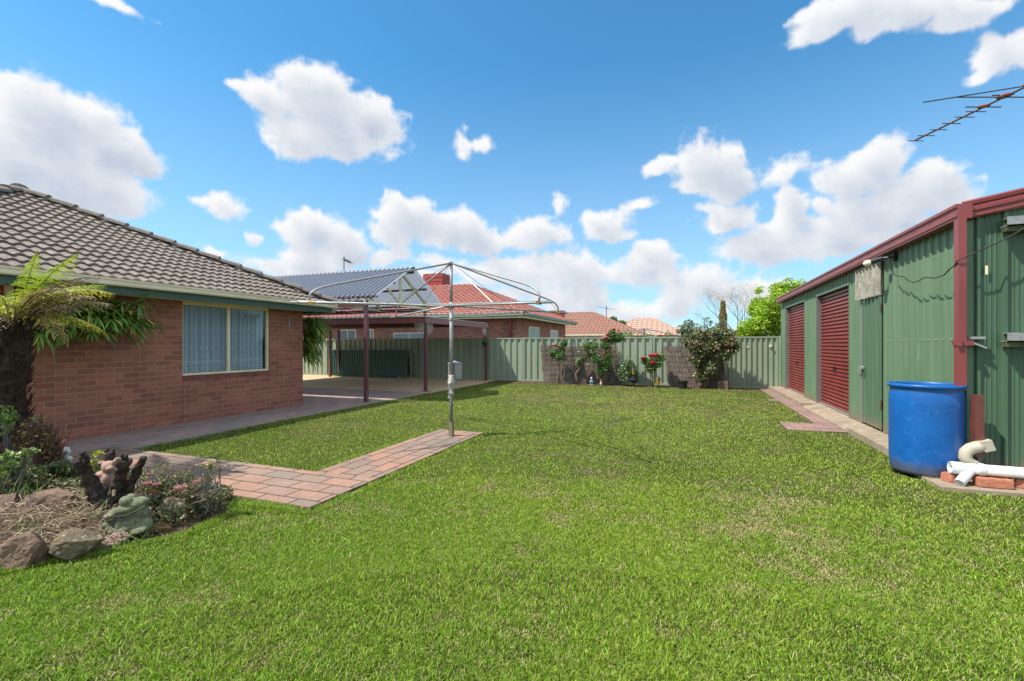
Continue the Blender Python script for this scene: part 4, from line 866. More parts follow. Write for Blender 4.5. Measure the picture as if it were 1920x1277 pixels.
def win(Hh,plane,a0,a1,z0,z1,pos,split=1,mat=DGLASS,sill=True):
    m=MB();q=MB();t=.05
    def B(mm,u0,u1,w0,w1,p0,p1):
        if plane=='y': mm.box(u0,u1,pos+p0,pos+p1,w0,w1)
        else: mm.box(pos-p1,pos-p0,u0,u1,w0,w1)
    B(m,a0,a1,z0,z0+t,-.03,.02);B(m,a0,a1,z1-t,z1,-.03,.02);B(m,a0,a0+t,z0+t,z1-t,-.03,.02);B(m,a1-t,a1,z0+t,z1-t,-.03,.02)
    for k in range(1,split+1): u=a0+(a1-a0)*k/(split+1);B(m,u-t/2,u+t/2,z0+t,z1-t,-.03,.02)
    w=m.build('window',CREAM,Hh);B(q,a0+t,a1-t,z0+t,z1-t,-.015,-.01);q.build('pane',mat,w)
yw=20.35
win(HA,'y',XY(738,yw),XY(799,yw),1.0,2.15,yw,1,FROST);win(HA,'y',XY(637,yw),XY(668,yw),1.75,2.35,yw,1);win(HA,'y',XY(690,yw),XY(701,yw),1.75,2.35,yw,1)
xw=-7.47
win(HA,'x',YX(991,xw),YX(1011,xw),1.1,2.45,xw,1);win(HA,'x',YX(1031.5,xw),YX(1046,xw),1.4,2.4,xw,1)
x=XY(958,20.3);MB().box(x-.05,x+.05,20.22,20.32,1.2,2.7).build('downpipe',REDM,HA)
AC=thing('roof_cooler','square red louvred evaporative cooler on the red tiled roof','cooler',(*D(820,29.5),5))
cx_,cy_=D(820,29.0);m=MB();
for k in range(6): m.box(cx_-.68+.02*(k%2),cx_+.68-.02*(k%2),cy_-.6+.02*(k%2),cy_+.6-.02*(k%2),5.15+k*.125,5.15+k*.125+.12)
m.build('louvred_box',REDC,AC);m=MB();m.box(cx_-.5,cx_+.5,cy_-.4,cy_+.4,4.3,5.15);m.build('duct_base',REDC,AC)
cx2,cy2=D(1045,33.0);m=MB();m.box(cx2-.45,cx2+.45,cy2-.4,cy2+.4,2.8,CH+62*33/F);m.box(cx2-.5,cx2+.5,cy2-.45,cy2+.45,CH+59*33/F,CH+63*33/F)
tag(m.build('roof_cooler',REDC),'smaller red cooler box at the far end of the red roof','cooler')
vx,vy=D(976,27.0);m=MB();m.tube([(vx,vy,4.0),(vx,vy,4.0+.0+ (CH+75*27/F-4.0))],.1,10);m.lathe([(.17,CH+76*27/F),(.02,CH+80*27/F)],(vx,vy,0),10);tag(m.build('roof_flue',GALV),'small capped metal flue on the right slope of the red roof','flue')
HB=house('brick_house','middle distance house with orange brown terracotta hip roof',-24,-4.2,46.5,58,2.55,2.62,TILEB,BRICKA,GUTW,.6,tile=.42,du=.07,gauge=.45,ta=.06)
HC=house('brick_house','farthest house with pale pink tiled hip roof left of the dark bushes',-13,0.2,69.5,80,2.85,2.75,TILEC,BRICKA,REDM,.6,tile=.75,du=.12,gauge=.75,ta=.08)
m=MB();ax,ay=D(1137,52);m.tube([(ax,ay,3.2),(ax,ay,CH+73*52/F)],.04,6);z=CH+68*52/F
m.bar((ax-.9,ay,z+.18),(ax+.9,ay,z-.18),.035,.035);m.bar((ax-.9,ay-.3,z+.18),(ax-.9,ay+.3,z+.18),.04,.04);m.bar((ax,ay-.7,z),(ax,ay+.7,z),.05,.05)
tag(m.build('tv_aerial',ANT),'thin aerial on the orange terracotta roof ridge','aerial')
m=MB();ax,ay=D(645,30.8);m.tube([(ax,ay,4.8),(ax,ay,CH+165*30.8/F)],.03,6);z=CH+160*30.8/F
m.bar((ax,ay,z),(ax+.55,ay,z-.28),.03,.03)
for k in range(6): x=ax+.05+k*.09;m.bar((x,ay-.3,z-.03-k*.045),(x,ay+.3,z-.03-k*.045),.02,.02);m.bar((x,ay,z-.12-k*.045),(x,ay,z+.08-k*.045),.02,.02)
tag(m.build('tv_aerial',ANT),'small aerial on a mast rising over the gable pergola ridge','aerial')
# ================================================================ TREES
def branches(mb,p,d,l,r,dep,tips,spread=.55,up=.1,segs=3,ratio=.72):
    pts=[p];q=Vector(p);dd=Vector(d).normalized();rs=[r]
    for i in range(segs):
        dd=(dd+Vector((random.gauss(0,.12),random.gauss(0,.12),random.gauss(0,.08)+up*.3))).normalized();q=q+dd*l/segs;pts.append(q.copy());rs.append(r*(1-.4*(i+1)/segs))
    mb.tube(pts,rs,6 if r>.02 else 4,cap=False)
    if dep==0: tips.append(q);return
    for k in range(random.choice((2,3,3))):
        nd=(dd+Vector((random.gauss(0,spread),random.gauss(0,spread),random.gauss(0,spread*.6)+up))).normalized()
        branches(mb,pts[-1] if k<2 else pts[-2],nd,l*ratio*random.uniform(.8,1.15),rs[-1]*.75,dep-1,tips,spread,up,segs,ratio)
def tree(label,x,y,h,blobs,nleaf,size,cols,trunk_r=.12,mat=LEAF,prob=None,group=None,name='leafy_tree',cat='tree'):
    T=thing(name,label,cat,(x,y,0),group);m=MB();tips=[]
    branches(m,Vector((x,y,0)),Vector((0,0,1)),h*.35,trunk_r,3,tips);m.build('trunk',GREY,T,smooth=True)
    P=blobpts(blobs,nleaf,.5);P=P[P[:,2]>.3];leaves(P,size,cols,'crown',mat,T,prob=prob);return T
tx,ty=D(1447,27);YG=[(.42,.55,.04),(.3,.44,.03),(.55,.66,.1),(.14,.26,.025)]
bl=[]
for px,py,rr in ((1475,560,1.1),(1445,575,1.0),(1430,595,1.0),(1410,620,.75),(1400,640,.7),(1455,600,1.2),(1490,590,1.4),(1460,630,1.2),(1430,630,.9),(1500,560,1.2),(1395,630,.5),(1425,610,.8),(1440,585,.8),(1470,545,.6),(1418,575,.55)):
    bl+=clumps((*D(px,27+random.uniform(-.8,.8)),CH+(HY-py)*27/F),(rr*.85,rr*.85,rr*.85),10,.42)
bl+=clumps((*D(1422,26.8),CH+(HY-545)*27/F),(.2,.2,.3),3,.2)
tree('bright yellow green leafy tree above the fence beside the shed',tx,ty,4,bl,34000,.12,YG,.12,group=None)
bx2,by2=D(1377,36)
T=thing('bare_tree','bare grey branched tree with a few orange leaves behind the fence','tree',(bx2,by2,0));m=MB();tips=[]
random.seed(21)
branches(m,Vector((bx2+.3,by2,0)),Vector((-.05,0,1)),2.2,.13,0,tips)
for dv in ((-.9,0,.8),(-.45,0,1),(.15,.1,1),(.6,.1,.9),(-.1,-.2,1.1)): branches(m,Vector((bx2+.22,by2,2.1)),Vector(dv),1.3,.06,6,tips,.4,.12,3,.74)
m.build('trunk',GREY,T,smooth=True);tp=np.array([tuple(t) for t in tips]);tp=np.repeat(tp[RNG.random(len(tp))<.75],3,axis=0)+RNG.normal(size=(1,3))*0;tp=tp+RNG.normal(size=tp.shape)*.14
leaves(tp[::2],.06,[(.45,.22,.08),(.3,.24,.18),(.22,.2,.18),(.34,.3,.25)],'crown',LEAF,T)
ax,ay=D(1355.5,42);T=thing('cypress_tree','narrow brown gold pencil cypress standing in front of the bare tree','tree',(ax,ay,0))
hz=CH+82*42/F;P=[]
for k in range(9000):
    z=random.uniform(.5,hz);t=z/hz;r=.30*(1-max(0,(t-.55)/.45)**2*.6)*(1+.12*math.sin(z*5)+.1*random.gauss(0,1));a=random.uniform(0,2*PI);P.append((ax+r*math.cos(a),ay+r*math.sin(a),z))
leaves(np.array(P),.1,[(.42,.3,.07),(.32,.22,.05),(.52,.4,.1),(.22,.17,.05)],'foliage',LEAF,T,up=0,aspect=1.5);MB().tube([(ax,ay,0),(ax,ay,hz*.9)],[.12,.04],8).build('trunk',GREY,T)
DG=[(.08,.13,.05),(.12,.17,.07),(.18,.2,.1),(.05,.09,.035)]
for i,(px,py,rr,d,lab,cl) in enumerate(((1295,606,.9,26,'dark green bush behind the fence at the left of the rose arch',DG),(1330,600,1.25,27,'taller dark green bush behind the fence above the climbing rose',DG),(1378,612,1.1,33,'olive brown bush beneath the bare tree',[(.13,.12,.05),(.1,.11,.04),(.17,.13,.07)]))):
    x,y=D(px,d);zz=CH+(HY-py)*d/F;bl=clumps((x,y,zz*.6),(rr,rr*.8,zz*.42),20,.36)
    T=thing('dense_bush',lab,'bush',(x,y,0));P=blobpts(bl,3600,.5);leaves(P,.1,cl,'foliage',LEAF,T)
    m=MB();tp=[];branches(m,Vector((x,y,0)),Vector((0,0,1)),1.0,.05,3,tp,.5);m.build('stem',GREY,T)
x,y=D(1152,66);bl=clumps((x,y,4.3),(2.4,1.5,1.0),14,.55);tree('round green tree peeping between the orange and pink roofs',x,y,3.5,bl,4200,.28,[(.13,.22,.06),(.2,.3,.1),(.08,.14,.04)],.15)
x,y=D(1220,27);bl=clumps((x,y,1.9),(1.6,.7,.35),10,.3);tree('low green hedge top showing above the fence under the far hoist',x,y,1,bl,1800,.1,[(.13,.24,.05),(.2,.3,.06)],.04,name='hedge_plant',cat='hedge')
x,y=D(715,24.5);bl=clumps((x,y,1.7),(.4,.3,.4),6,.2);tree('small yellow leaved shrub against the neighbouring brick wall',x,y,1,bl,700,.13,[(.55,.5,.08),(.4,.42,.08)],.03,name='yellow_shrub',cat='shrub')
# ================================================================ ROSES, BRUSH PANELS ALONG FENCE
def brush(x0t,x1t,x0b,x1b,zt,lab,yb=17.75):
    B=thing('brushwood_panel',lab,'brushwood screen',((x0b+x1b)/2,yb,0));n=int((x1b-x0b)/.011);m=MB()
    for k in range(n):
        t=(k+random.random())/n;xb=x0b+(x1b-x0b)*t;xt=x0t+(x1t-x0t)*t+random.gauss(0,.012);h=zt+random.gauss(0,.025);y0=yb+random.uniform(-.02,.02);w=random.uniform(.008,.016)
        m.bar((xb,y0,.02),(xt,18.12+random.uniform(-.03,.01),h),w,w)
    m.build('sticks',BRUSH,B);m=MB()
    for z in np.linspace(.2,zt-.12,7): 
        t=z/zt;xa=x0b+(x0t-x0b)*t;xb=x1b+(x1t-x1b)*t;yy=yb+(18.1-yb)*t-.035;m.tube([(xa,yy,z),(xb,yy,z+.02)],.004,4)
    m.build('binding_wire',GALVD,B)
    return B
YF=18.0
brush(XY(1011,YF),XY(1050,YF),XY(1024,YF),XY(1052,YF),1.50,'leftmost dark brushwood screen leaning on the fence behind a red rose')
brush(XY(1051,YF),XY(1100,YF),XY(1053,YF),XY(1110,YF),1.47,'dark brushwood screen behind the white rose')
brush(XY(1101,YF),XY(1157,YF),XY(1111,YF),XY(1168,YF),1.45,'brushwood screen behind the tall red rose')
brush(XY(1243,YF),XY(1290,YF),XY(1257,YF),XY(1318,YF),1.46,'pale silvery brushwood screen tilted against the fence right of a lantern')
brush(XY(1291,YF),XY(1352,YF),XY(1320,YF),XY(1362,YF),1.44,'shaded brushwood screen behind the big climbing rose')
for i,(px,z0,z1,l) in enumerate(((1017,1.38,1.8,'thin dark stake above the left end of the leftmost brush screen'),(1074,1.38,1.8,'thin dark stake above the white rose screen'),(1251,1.1,1.8,'thin dark stake at the left edge of the pale brush screen'),(1273,1.3,1.8,'thin dark stake in the middle of the pale brush screen'))):
    x=XY(px,18.1);tag(MB().bar((x,18.13,z0-.9),(x,18.14,z1),.05,.03).build('stake',GREY),l,'stake')
RG=[(.1,.2,.05),(.16,.28,.08),(.24,.34,.13),(.06,.13,.035)];RP_=[(.1,.18,.06),(.16,.25,.1),(.3,.19,.12),(.24,.31,.17),(.3,.13,.09),(.06,.11,.04)]
def bloom(c,r,mat,parent):
    m=MB();c=Vector(c);r=r*1.2
    for ring,(n,tl,rr) in enumerate(((6,1.15,1.0),(6,.75,.85),(5,.35,.6),(3,.1,.35))):
        for k in range(n):
            a=2*PI*(k+ring*.37)/n;o=Vector((math.cos(a),math.sin(a),0));s=Vector((-math.sin(a),math.cos(a),0));b=c-Vector((0,0,r*.5))
            q=b+o*r*rr*math.sin(tl)+Vector((0,0,r*1.1*math.cos(tl*.6)));w=r*.62*rr
            mid=b+o*r*rr*.7+Vector((0,0,r*.45));m.add([b,mid-s*w,q-s*w*.6,q+s*w*.6,mid+s*w],[(0,1,2,3,4)])
    m.ell(c,(r*.55,r*.55,r*.5),n=8,m=5);return m.build('rose_bloom',mat,parent)
def rose(label,x,y,canes,blobs,nl,size,cols,blooms,group='rose bushes along the back fence'):
    T=thing('rose_bush',label,'rose bush',(x,y,0),group);m=MB()
    for pts,r in canes: m.tube(pts,[r*(1-.5*i/(len(pts)-1)) for i in range(len(pts))],7,amp=.25,nf=12)
    for b in blobs[::2]: m.tube([canes[0][0][-1],(b[0],b[1],b[2])],[.012,.005],4)
    m.build('canes',CANE,T,smooth=True);blobs=[(b[0],b[1],b[2],b[3]*1.25,b[4]*1.25,b[5]*1.25) for b in blobs];P=blobpts(blobs,int(nl*1.35),.2);leaves(P,size*.92,cols,'foliage',GLOSSY,T)
    for c,r,mt in blooms: bloom(c,r,mt,T)
def Q(px,py,Y): return (XY(px,Y),Y,ZY(px,py,Y))
Y=17.45
def cl(l,Y=Y,n=5,cr=.12,s=.6):
    out=[]
    for px,py,r in l: out+=clumps(Q(px,py,Y),(r*s,r*s,r*s),n,cr)
    return out
x=XY(1048,Y)
rose('slender rose with red blooms at the far left of the brush screens',x,Y,[([Q(1048,719,Y),Q(1058,706,Y),Q(1059,692,Y),Q(1054,672,Y)],.028),([Q(1048,719,Y),Q(1047,700,Y),Q(1044,672,Y)],.02)],
 cl([(1040,660,.28),(1055,655,.3),(1057,645,.16),(1050,668,.3),(1036,664,.15)],n=5,cr=.1),1500,.075,RG,[(Q(1057,632,Y),.07,PRED),(Q(1059,639,Y),.04,PRED),(Q(1042,648,Y-.05),.075,PRED),(Q(1037,648,Y),.05,PRED),(Q(1053,652,Y-.05),.05,PRED)])
rose('crooked trunked rose with white blooms before the brush screen',XY(1082,Y),Y,[([Q(1084,721,Y),Q(1081,708,Y),Q(1080,700,Y),Q(1088,690,Y),Q(1092,680,Y)],.05),([Q(1092,684,Y),Q(1102,668,Y),Q(1110,655,Y)],.03)],
 cl([(1098,650,.2),(1112,650,.25),(1105,660,.25),(1090,672,.25),(1086,680,.2),(1118,664,.25)],n=5,cr=.1),1800,.075,[(.18,.28,.1),(.28,.36,.16),(.12,.2,.07)],[(Q(1108,641,Y),.075,PWHITE),(Q(1085,660,Y),.055,PWHITE),(Q(1103,684,Y-.05),.045,PWHITE)])
rose('tall leggy rose with red blooms reaching above the fence top',XY(1133,Y),Y,[([Q(1131,722,Y),Q(1132,708,Y),Q(1136,690,Y),Q(1141,668,Y),Q(1144,655,Y),Q(1150,640,Y)],.035),([Q(1135,722,Y),Q(1137,702,Y),Q(1139,690,Y)],.03)],
 cl([(1150,638,.28),(1160,632,.22),(1140,645,.28),(1133,645,.2),(1150,626,.14),(1138,668,.22),(1118,680,.35),(1136,688,.32),(1142,680,.2),(1128,695,.15),(1112,672,.2)],n=5,cr=.11),3600,.078,RG,
 [(Q(1151,618,Y),.07,PRED),(Q(1160,620,Y),.05,PRED),(Q(1148,623,Y),.045,PRED),(Q(1140,628,Y-.05),.09,PRED),(Q(1136,635,Y-.05),.08,PRED),(Q(1129,637,Y),.075,PRED),(Q(1134,667,Y-.1),.045,PRED),(Q(1133,655,Y),.04,PDRED),(Q(1147,668,Y),.04,PDRED)])
rose('low dense rose with tiny orange buds in front of the fence',XY(1176,Y),Y,[([Q(1174,724,Y),Q(1175,710,Y),Q(1178,695,Y)],.02)],
 cl([(1178,695,.34),(1186,690,.28),(1166,698,.28),(1180,682,.22),(1172,708,.25),(1186,702,.25)],n=6,cr=.11),2300,.07,[(.18,.26,.12),(.11,.18,.07),(.26,.33,.18)],
 [(Q(1176,668,Y),.03,PORANGE),(Q(1183,675,Y),.03,PORANGE),(Q(1190,668,Y),.03,PORANGE),(Q(1165,677,Y),.03,PORANGE),(Q(1188,688,Y-.1),.03,PORANGE)])
rose('upright rose with four large red blooms beside the lantern',XY(1222,Y),Y,[([Q(1222,727,Y),Q(1223,710,Y),Q(1220,690,Y)],.03),([Q(1225,727,Y),Q(1227,700,Y),Q(1232,680,Y)],.02),([Q(1221,727,Y),Q(1219,700,Y),Q(1214,688,Y)],.015)],
 cl([(1214,680,.24),(1224,680,.28),(1234,678,.25),(1224,694,.2),(1240,672,.16),(1208,678,.12)],n=5,cr=.1),1900,.07,[(.15,.25,.08),(.25,.34,.13),(.09,.16,.05)],
 [(Q(1206,672,Y-.1),.085,PRED),(Q(1220,667,Y-.1),.085,PRED),(Q(1229,667,Y-.12),.11,PRED),(Q(1223,681,Y-.2),.1,PRED),(Q(1241,662,Y),.045,PRED),(Q(1217,660,Y),.03,PDRED)])
rose('huge spreading climbing rose covering the fence top with dark red blooms',XY(1325,Y),Y,[([Q(1322,728,Y),Q(1325,705,Y),Q(1322,685,Y),Q(1318,660,Y)],.045),([Q(1325,728,Y),Q(1332,700,Y),Q(1350,670,Y),Q(1360,655,Y)],.03),([Q(1320,728,Y),Q(1310,700,Y)],.02)],
 cl([(1305,650,.5),(1325,648,.55),(1345,645,.5),(1365,645,.42),(1372,650,.25),(1298,642,.32),(1312,668,.42),(1322,682,.45),(1335,690,.35),(1305,675,.3),(1320,705,.26),(1340,668,.32),(1315,630,.25),(1340,628,.25),(1362,632,.25),(1358,662,.2)],n=7,cr=.15),10500,.095,RP_,
 [(Q(1352,620,Y),.07,PDRED),(Q(1364,620,Y),.06,PDRED),(Q(1297,619,Y),.045,PDRED),(Q(1335,616,Y),.035,PDRED),(Q(1323,624,Y),.04,PDRED),(Q(1380,622,Y),.04,PDRED),(Q(1362,628,Y),.035,PPINK)])
# small items by the fence
def lantern(px,py,lab,Y=17.3,s=1.0,zb=.0):
    x=XY(px,Y);T=thing('garden_lantern',lab,'lantern',(x,Y,zb))
    m=MB();m.tube([(x,Y,zb),(x,Y,zb+.14*s)],.014,6);m.lathe([(.05*s,zb+.14*s),(.02,zb+.12*s)],(x,Y,0),8);m.lathe([(.095*s,zb+.3*s),(.06*s,zb+.36*s),(.012,zb+.4*s),(.012,zb+.44*s)],(x,Y,0),8);m.build('lantern_frame',BLACK,T)
    MB().lathe([(.05*s,zb+.142*s),(.085*s,zb+.3*s)],(x,Y,0),6).build('lantern_glass',AMBER,T)
lantern(1234,727,'black lantern with amber glass standing beside the upright red rose')
lantern(1188,700,'shaded lantern on a black bowl beside the low rose',s=.9,zb=.33)
x=XY(1188,17.3);m=MB();m.tube([(x,17.3,0),(x,17.3,.18)],.02,6);m.lathe([(.05,.15),(.14,.2),(.16,.26),(.15,.33),(.02,.33)],(x,17.3,0),14);tag(m.build('garden_bowl',BLACK),'round black bowl on a stem below the shaded lantern','bowl')
x=XY(1280,17.3);m=MB();m.lathe([(.13,.0),(.17,.24),(.2,.25),(.2,.28),(.17,.28),(.15,.2),(.01,.2)],(x,17.3,0),18);tag(m.build('plant_pot',BLACK),'black plastic pot in front of the pale brush screen','pot')
x=XY(1355,17.35);tag(MB().add([],[]).box(x-.16,x+.16,17.35,17.4,.0,.3).build('stone_plaque',ROCK1),'square dark plaque at the foot of the climbing rose screen','plaque')
x=XY(1109,17.2);G1=thing('garden_gnome','small weathered figure in blue and white before the brush screen','figurine',(x,17.2,.03))
m=MB();m.ell((x,17.2,.15),(.06,.05,.1));m.ell((x-.05,17.18,.16),(.03,.03,.05));m.ell((x+.05,17.18,.15),(.03,.03,.05));remesh(m.build('body',M('dull_blue',(.1,.2,.3),(.2,.28,.33),.8,scale=20),G1),.012)
MB().ell((x,17.2,.28),(.04,.04,.05)).build('head',GN1,G1,smooth=True);MB().box(x-.09,x+.09,17.12,17.28,.02,.06).build('plinth',CONC,G1)
x=XY(1127,17.2);G2=thing('garden_gnome','tiny white figure with red cap beside the tall red rose stem','figurine',(x,17.2,.03));m=MB();m.ell((x,17.2,.1),(.04,.04,.08));m.build('body',GN1,G2,smooth=True);m=MB();m.lathe([(.035,.16),(.03,.2),(.005,.27)],(x,17.2,0),8);m.build('cap',GN2,G2)
x,y=-7.9,17.78
HP=thing('hanging_pot','black hanging pot with trailing plant on the carport end post','hanging pot',(x,y,1.5));hz_=ZY(908,645,17.7)
MB().lathe([(.07,hz_-.1),(.12,hz_+.06),(.13,hz_+.08),(.1,hz_+.08),(.01,hz_+.04)],(x,y-.12,0),14).build('pot',BLACK,HP);leaves(blobpts([(x,y-.12,hz_+.1,.13,.13,.07)],90,.3),.06,RG,'plant',LEAF,HP)
MB().tube([(x,y-.12,hz_+.07),(x-.02,y-.06,hz_+.35),(x-.05,y,hz_+.4)],.004,4).build('hook',BLACK,HP)
# ================================================================ STAGHORNS AND TREE FERN
def stag(label,c,R,n,wall,drop=.6,rx=1.0,name='staghorn_fern'):
    T=thing(name,label,'fern',c);m=MB();c=Vector(c)
    for k in range(n):
        a=random.uniform(-1.15,1.15);e=random.uniform(-.5,.75)
        d=(wall*math.cos(a)+Vector((-wall.y,wall.x,0))*math.sin(a)*1.2)*math.cos(e)+Vector((0,0,math.sin(e)))
        side=Vector((-wall.y,wall.x,0));p=c+side*random.uniform(-.5,.5)*rx+Vector((0,0,random.uniform(-.18,.22)));l=random.uniform(.22,.5)*R
        strap(m,p,d,l,random.uniform(.04,.095),random.uniform(.3,2.2)*drop,5)
        if random.random()<.75:
            tip=p+d.normalized()*l*.6+Vector((0,0,-.05*drop))
            for _ in range(3): strap(m,tip,d+Vector((random.gauss(0,.45),random.gauss(0,.45),-.5+random.gauss(0,.3))),l*.6,.034,1.5*drop,4)
    rnd=np.random.default_rng(4).random(20000)
    def cf(i,co):
        r=rnd[(i//15)%20000][:,None];g=np.array([.06,.15,.03])*(1-r)+np.array([.26,.42,.07])*r;return np.where(r>.93,np.array([.6,.5,.1]),g)
    colored(m,'fronds',GLOSSY,cf,T)
    m=MB();side=Vector((-wall.y,wall.x,0))
    for _ in range(9): p=c+side*random.uniform(-.4,.4)*rx-wall*.02;m.ell(p,(.12,.12,.15),n=8,m=6)
    m.build('root_shield',M('fern_root',(.1,.07,.035),(.05,.045,.02),.9,scale=15,bs=.6),T,smooth=True)
wl=Vector((1,0,0));
y1=YX(205,-8.8);y2=YX(110,-8.8)
stag('broad staghorn fern hanging under the eave on the brick wall',(-8.95,y1,ZX(205,598,-8.8)),1.15,150,wl,rx=1.0)
stag('second staghorn fern on the wall just behind the tree fern crown',(-8.95,y2,ZX(110,605,-8.8)),1.1,100,wl,rx=.8)
x=XY(572,9.6);stag('green staghorn fern hanging round the far corner of the brick house',(XY(572,9.45),9.4,1.98),1.5,150,Vector((.5,.85,0)).normalized(),1.2,.5)
stag('lower staghorn fern below it at the far corner of the brick house',(XY(570,9.45),9.4,1.5),1.3,110,Vector((.5,.85,0)).normalized(),1.2,.3)
def frond(mb,p,az,length,el,droop,cidx,pl=.26,nn=22,curl=0):
    p=Vector(p);d=Vector((math.cos(az)*math.cos(el),math.sin(az)*math.cos(el),math.sin(el)));q=p.copy();pts=[q.copy()];dirs=[d.copy()]
    for i in range(nn): q=q+d*length/nn;d=(d+Vector((0,0,-droop/nn))).normalized();pts.append(q.copy());dirs.append(d.copy())
    mb.tube(pts,[.011*(1-.8*i/nn) for i in range(nn+1)],4,cap=False,mi=1)
    for i in range(3,nn+1):
        t=i/nn;L_=pl*math.sin(PI*min(1,(t*.92+.08)))**.7*(1.15-.5*t);side=dirs[i].cross(Vector((0,0,1))).normalized();upv=side.cross(dirs[i])
        for s in (-1,1):
            b=pts[i];pd_=(side*s*.9+dirs[i]*.35+Vector((0,0,-.25+random.gauss(0,.12)))).normalized();m_=9;w=.042*length*.7
            for k in range(m_):
                u=k/m_;c=b+pd_*L_*u+Vector((0,0,-.06*u*u));wl_=w*(1-u*.75)
                for s2 in (-1,1):
                    e=c+(dirs[i]*s2*wl_+pd_*wl_*.35+Vector((0,0,random.gauss(0,.006))));mb.add([c-pd_*.006,c+pd_*L_/m_*.75,e],[(0,1,2)])
tfx,tfy=D(20,5.15);TF=thing('tree_fern','tall tree fern with dark fibrous trunk and arching fronds at the left edge','tree fern',(tfx,tfy,0))
m=MB();hzT=1.78;pts=[(tfx-.02+.03*math.sin(k*.7),tfy,hzT*k/14) for k in range(15)];rs=[.205-.045*(k/14) if k<11 else .185-.02*(k-11) for k in range(15)]
m.tube(pts,[r*.82 for r in rs],22,amp=.35,nf=9)
for k in range(520):
    z=random.uniform(.1,hzT+.05);a=random.uniform(0,2*PI);r=.145;o=Vector((math.cos(a),math.sin(a),0));p=Vector((tfx,tfy,z))+o*r
    l=random.uniform(.04,.11)*(1.6 if z>1.3 else 1);m.tube([p,p+o*l*.55+Vector((0,0,l))],[.009,.002],4,cap=False)
m.build('trunk',FERNT,TF,smooth=False)
random.seed(5)
top=Vector((tfx,tfy,hzT+.05))
gcols={'g':((.2,.27,.03),(.46,.5,.07)),'y':((.42,.38,.04),(.62,.52,.09)),'b':((.16,.095,.06),(.42,.31,.25))}
def addfr(lst,kind):
    m=MB()
    for az_,l,el_,dr in lst: frond(m,top+Vector((.06*math.cos(az_),.06*math.sin(az_),0)),az_,l,el_,dr,0,nn=24,pl=.22+.06*random.random())
    lo_,hi_=map(np.array,gcols[kind]);rn=np.random.default_rng(9).random(400000)
    o=colored(m,'frond',LEAF,lambda i,co:lo_*(1-rn[i//27%400000][:,None])+hi_*rn[i//27%400000][:,None],TF,smooth=False);return o
cam_r=math.atan2(SA,CA)   # direction of picture right in world
for az_,l,el_,dr,kd in ((0,1.3,.9,1.15,'b'),(.35,1.2,.9,1.4,'y'),(-.3,1.15,.8,1.15,'b'),(.8,1.1,1.0,1.3,'g'),(1.5,1.2,.9,1.2,'g'),(2.2,1.2,.8,1.4,'y'),(3.1,1.2,.8,1.4,'g'),(3.9,1.1,.9,1.5,'y'),
    (-.9,1.0,.8,1.5,'g'),(-1.5,1.0,.8,1.6,'y'),(.1,.95,1.33,.25,'g'),(-.1,1.25,.6,.85,'b'),(.2,1.15,.55,.8,'b'),(2.6,1.0,-.3,1.5,'b'),(-2.2,.9,.9,1.6,'g'),(-1.2,.7,.2,1.2,'b'),(-.05,1.25,1.0,.7,'g'),(-2.6,.8,-.5,1.2,'b'),(.5,.75,.6,1.6,'g'),(-.2,1.05,.45,.7,'b'),(.9,1.0,.4,1.3,'y'),(-1.8,1.0,.5,1.4,'y'),(3.5,1.0,.4,1.3,'b'),(.3,.8,.9,1.0,'g'),(1.9,1.1,.4,1.4,'b'),):
    addfr([(az_+cam_r,l*(.82 if abs(az_)<1 else .95),el_,dr)],kd)
# ================================================================ GARDEN BED
def rock(name,label,px,py,w,h,dp,mat,seed,rot=0,sharp=1.0,sink=.04,tilt=0,zz=None):
    bm=bmesh.new();bmesh.ops.create_icosphere(bm,subdivisions=5,radius=1);random.seed(seed);pl=[(Vector((random.gauss(0,1),random.gauss(0,1),random.gauss(0,.8))).normalized(),random.uniform(.55,.85)) for _ in range(16)]
    for v in bm.verts:
        for n_,dd in pl:
            k=v.co.dot(n_)-dd
            if k>0: v.co-=n_*k*.97
        v.co+=v.co.normalized()*(.08*mnoise.noise(v.co*2.2+Vector((seed,0,0)))+.04*mnoise.noise(v.co*7+Vector((seed,0,0)))+.018*mnoise.noise(v.co*19+Vector((seed,0,0))))
        v.co=Vector((v.co.x*w/2*1.2,v.co.y*dp/2*1.2,v.co.z*h/2*1.25))
    x,y=G(px,py);bmesh.ops.rotate(bm,verts=bm.verts,matrix=Matrix.Rotation(tilt,3,'Y'));bmesh.ops.rotate(bm,verts=bm.verts,matrix=Matrix.Rotation(rot+math.radians(20.77),3,'Z'));bmesh.ops.translate(bm,verts=bm.verts,vec=(x,y,(h/2-sink) if zz is None else zz))
    me=bpy.data.meshes.new(name);bm.to_mesh(me);bm.free();o=finish(name,me,mat,None,False);return tag(o,label,'rock','rocks edging the garden bed')
rock('garden_rock','dark reddish rock at the front left corner of the bed',42,1058,.34,.23,.26,ROCK1,3,.2,tilt=-.3)
rock('garden_rock','rounded mossy rock with pale lichen patch facing the lawn',140,1040,.36,.22,.28,ROCK2,8,.1)
rock('garden_rock','flat pinkish slab rock lying on the lawn edge below the frog',215,1020,.3,.09,.15,ROCK3,12,.5,sink=.02,tilt=-.3)
rock('garden_rock','long low orange mossy rock at the lawn edge right of the frog',285,1003,.34,.1,.14,ROCKO,15,.28,sink=.0)
rock('garden_rock','upright wedge rock between the frog and the pink azalea',322,985,.22,.2,.12,ROCK2,19,.5,tilt=-.3,zz=.12)
rock('garden_rock','broad brown rock half buried in dry stalks behind the front rocks',92,985,.46,.26,.3,ROCK1,23,.1,zz=.15)
rock('garden_rock','round brown rock cut off by the left picture edge',8,985,.3,.24,.3,ROCK1,27,0,zz=.14)
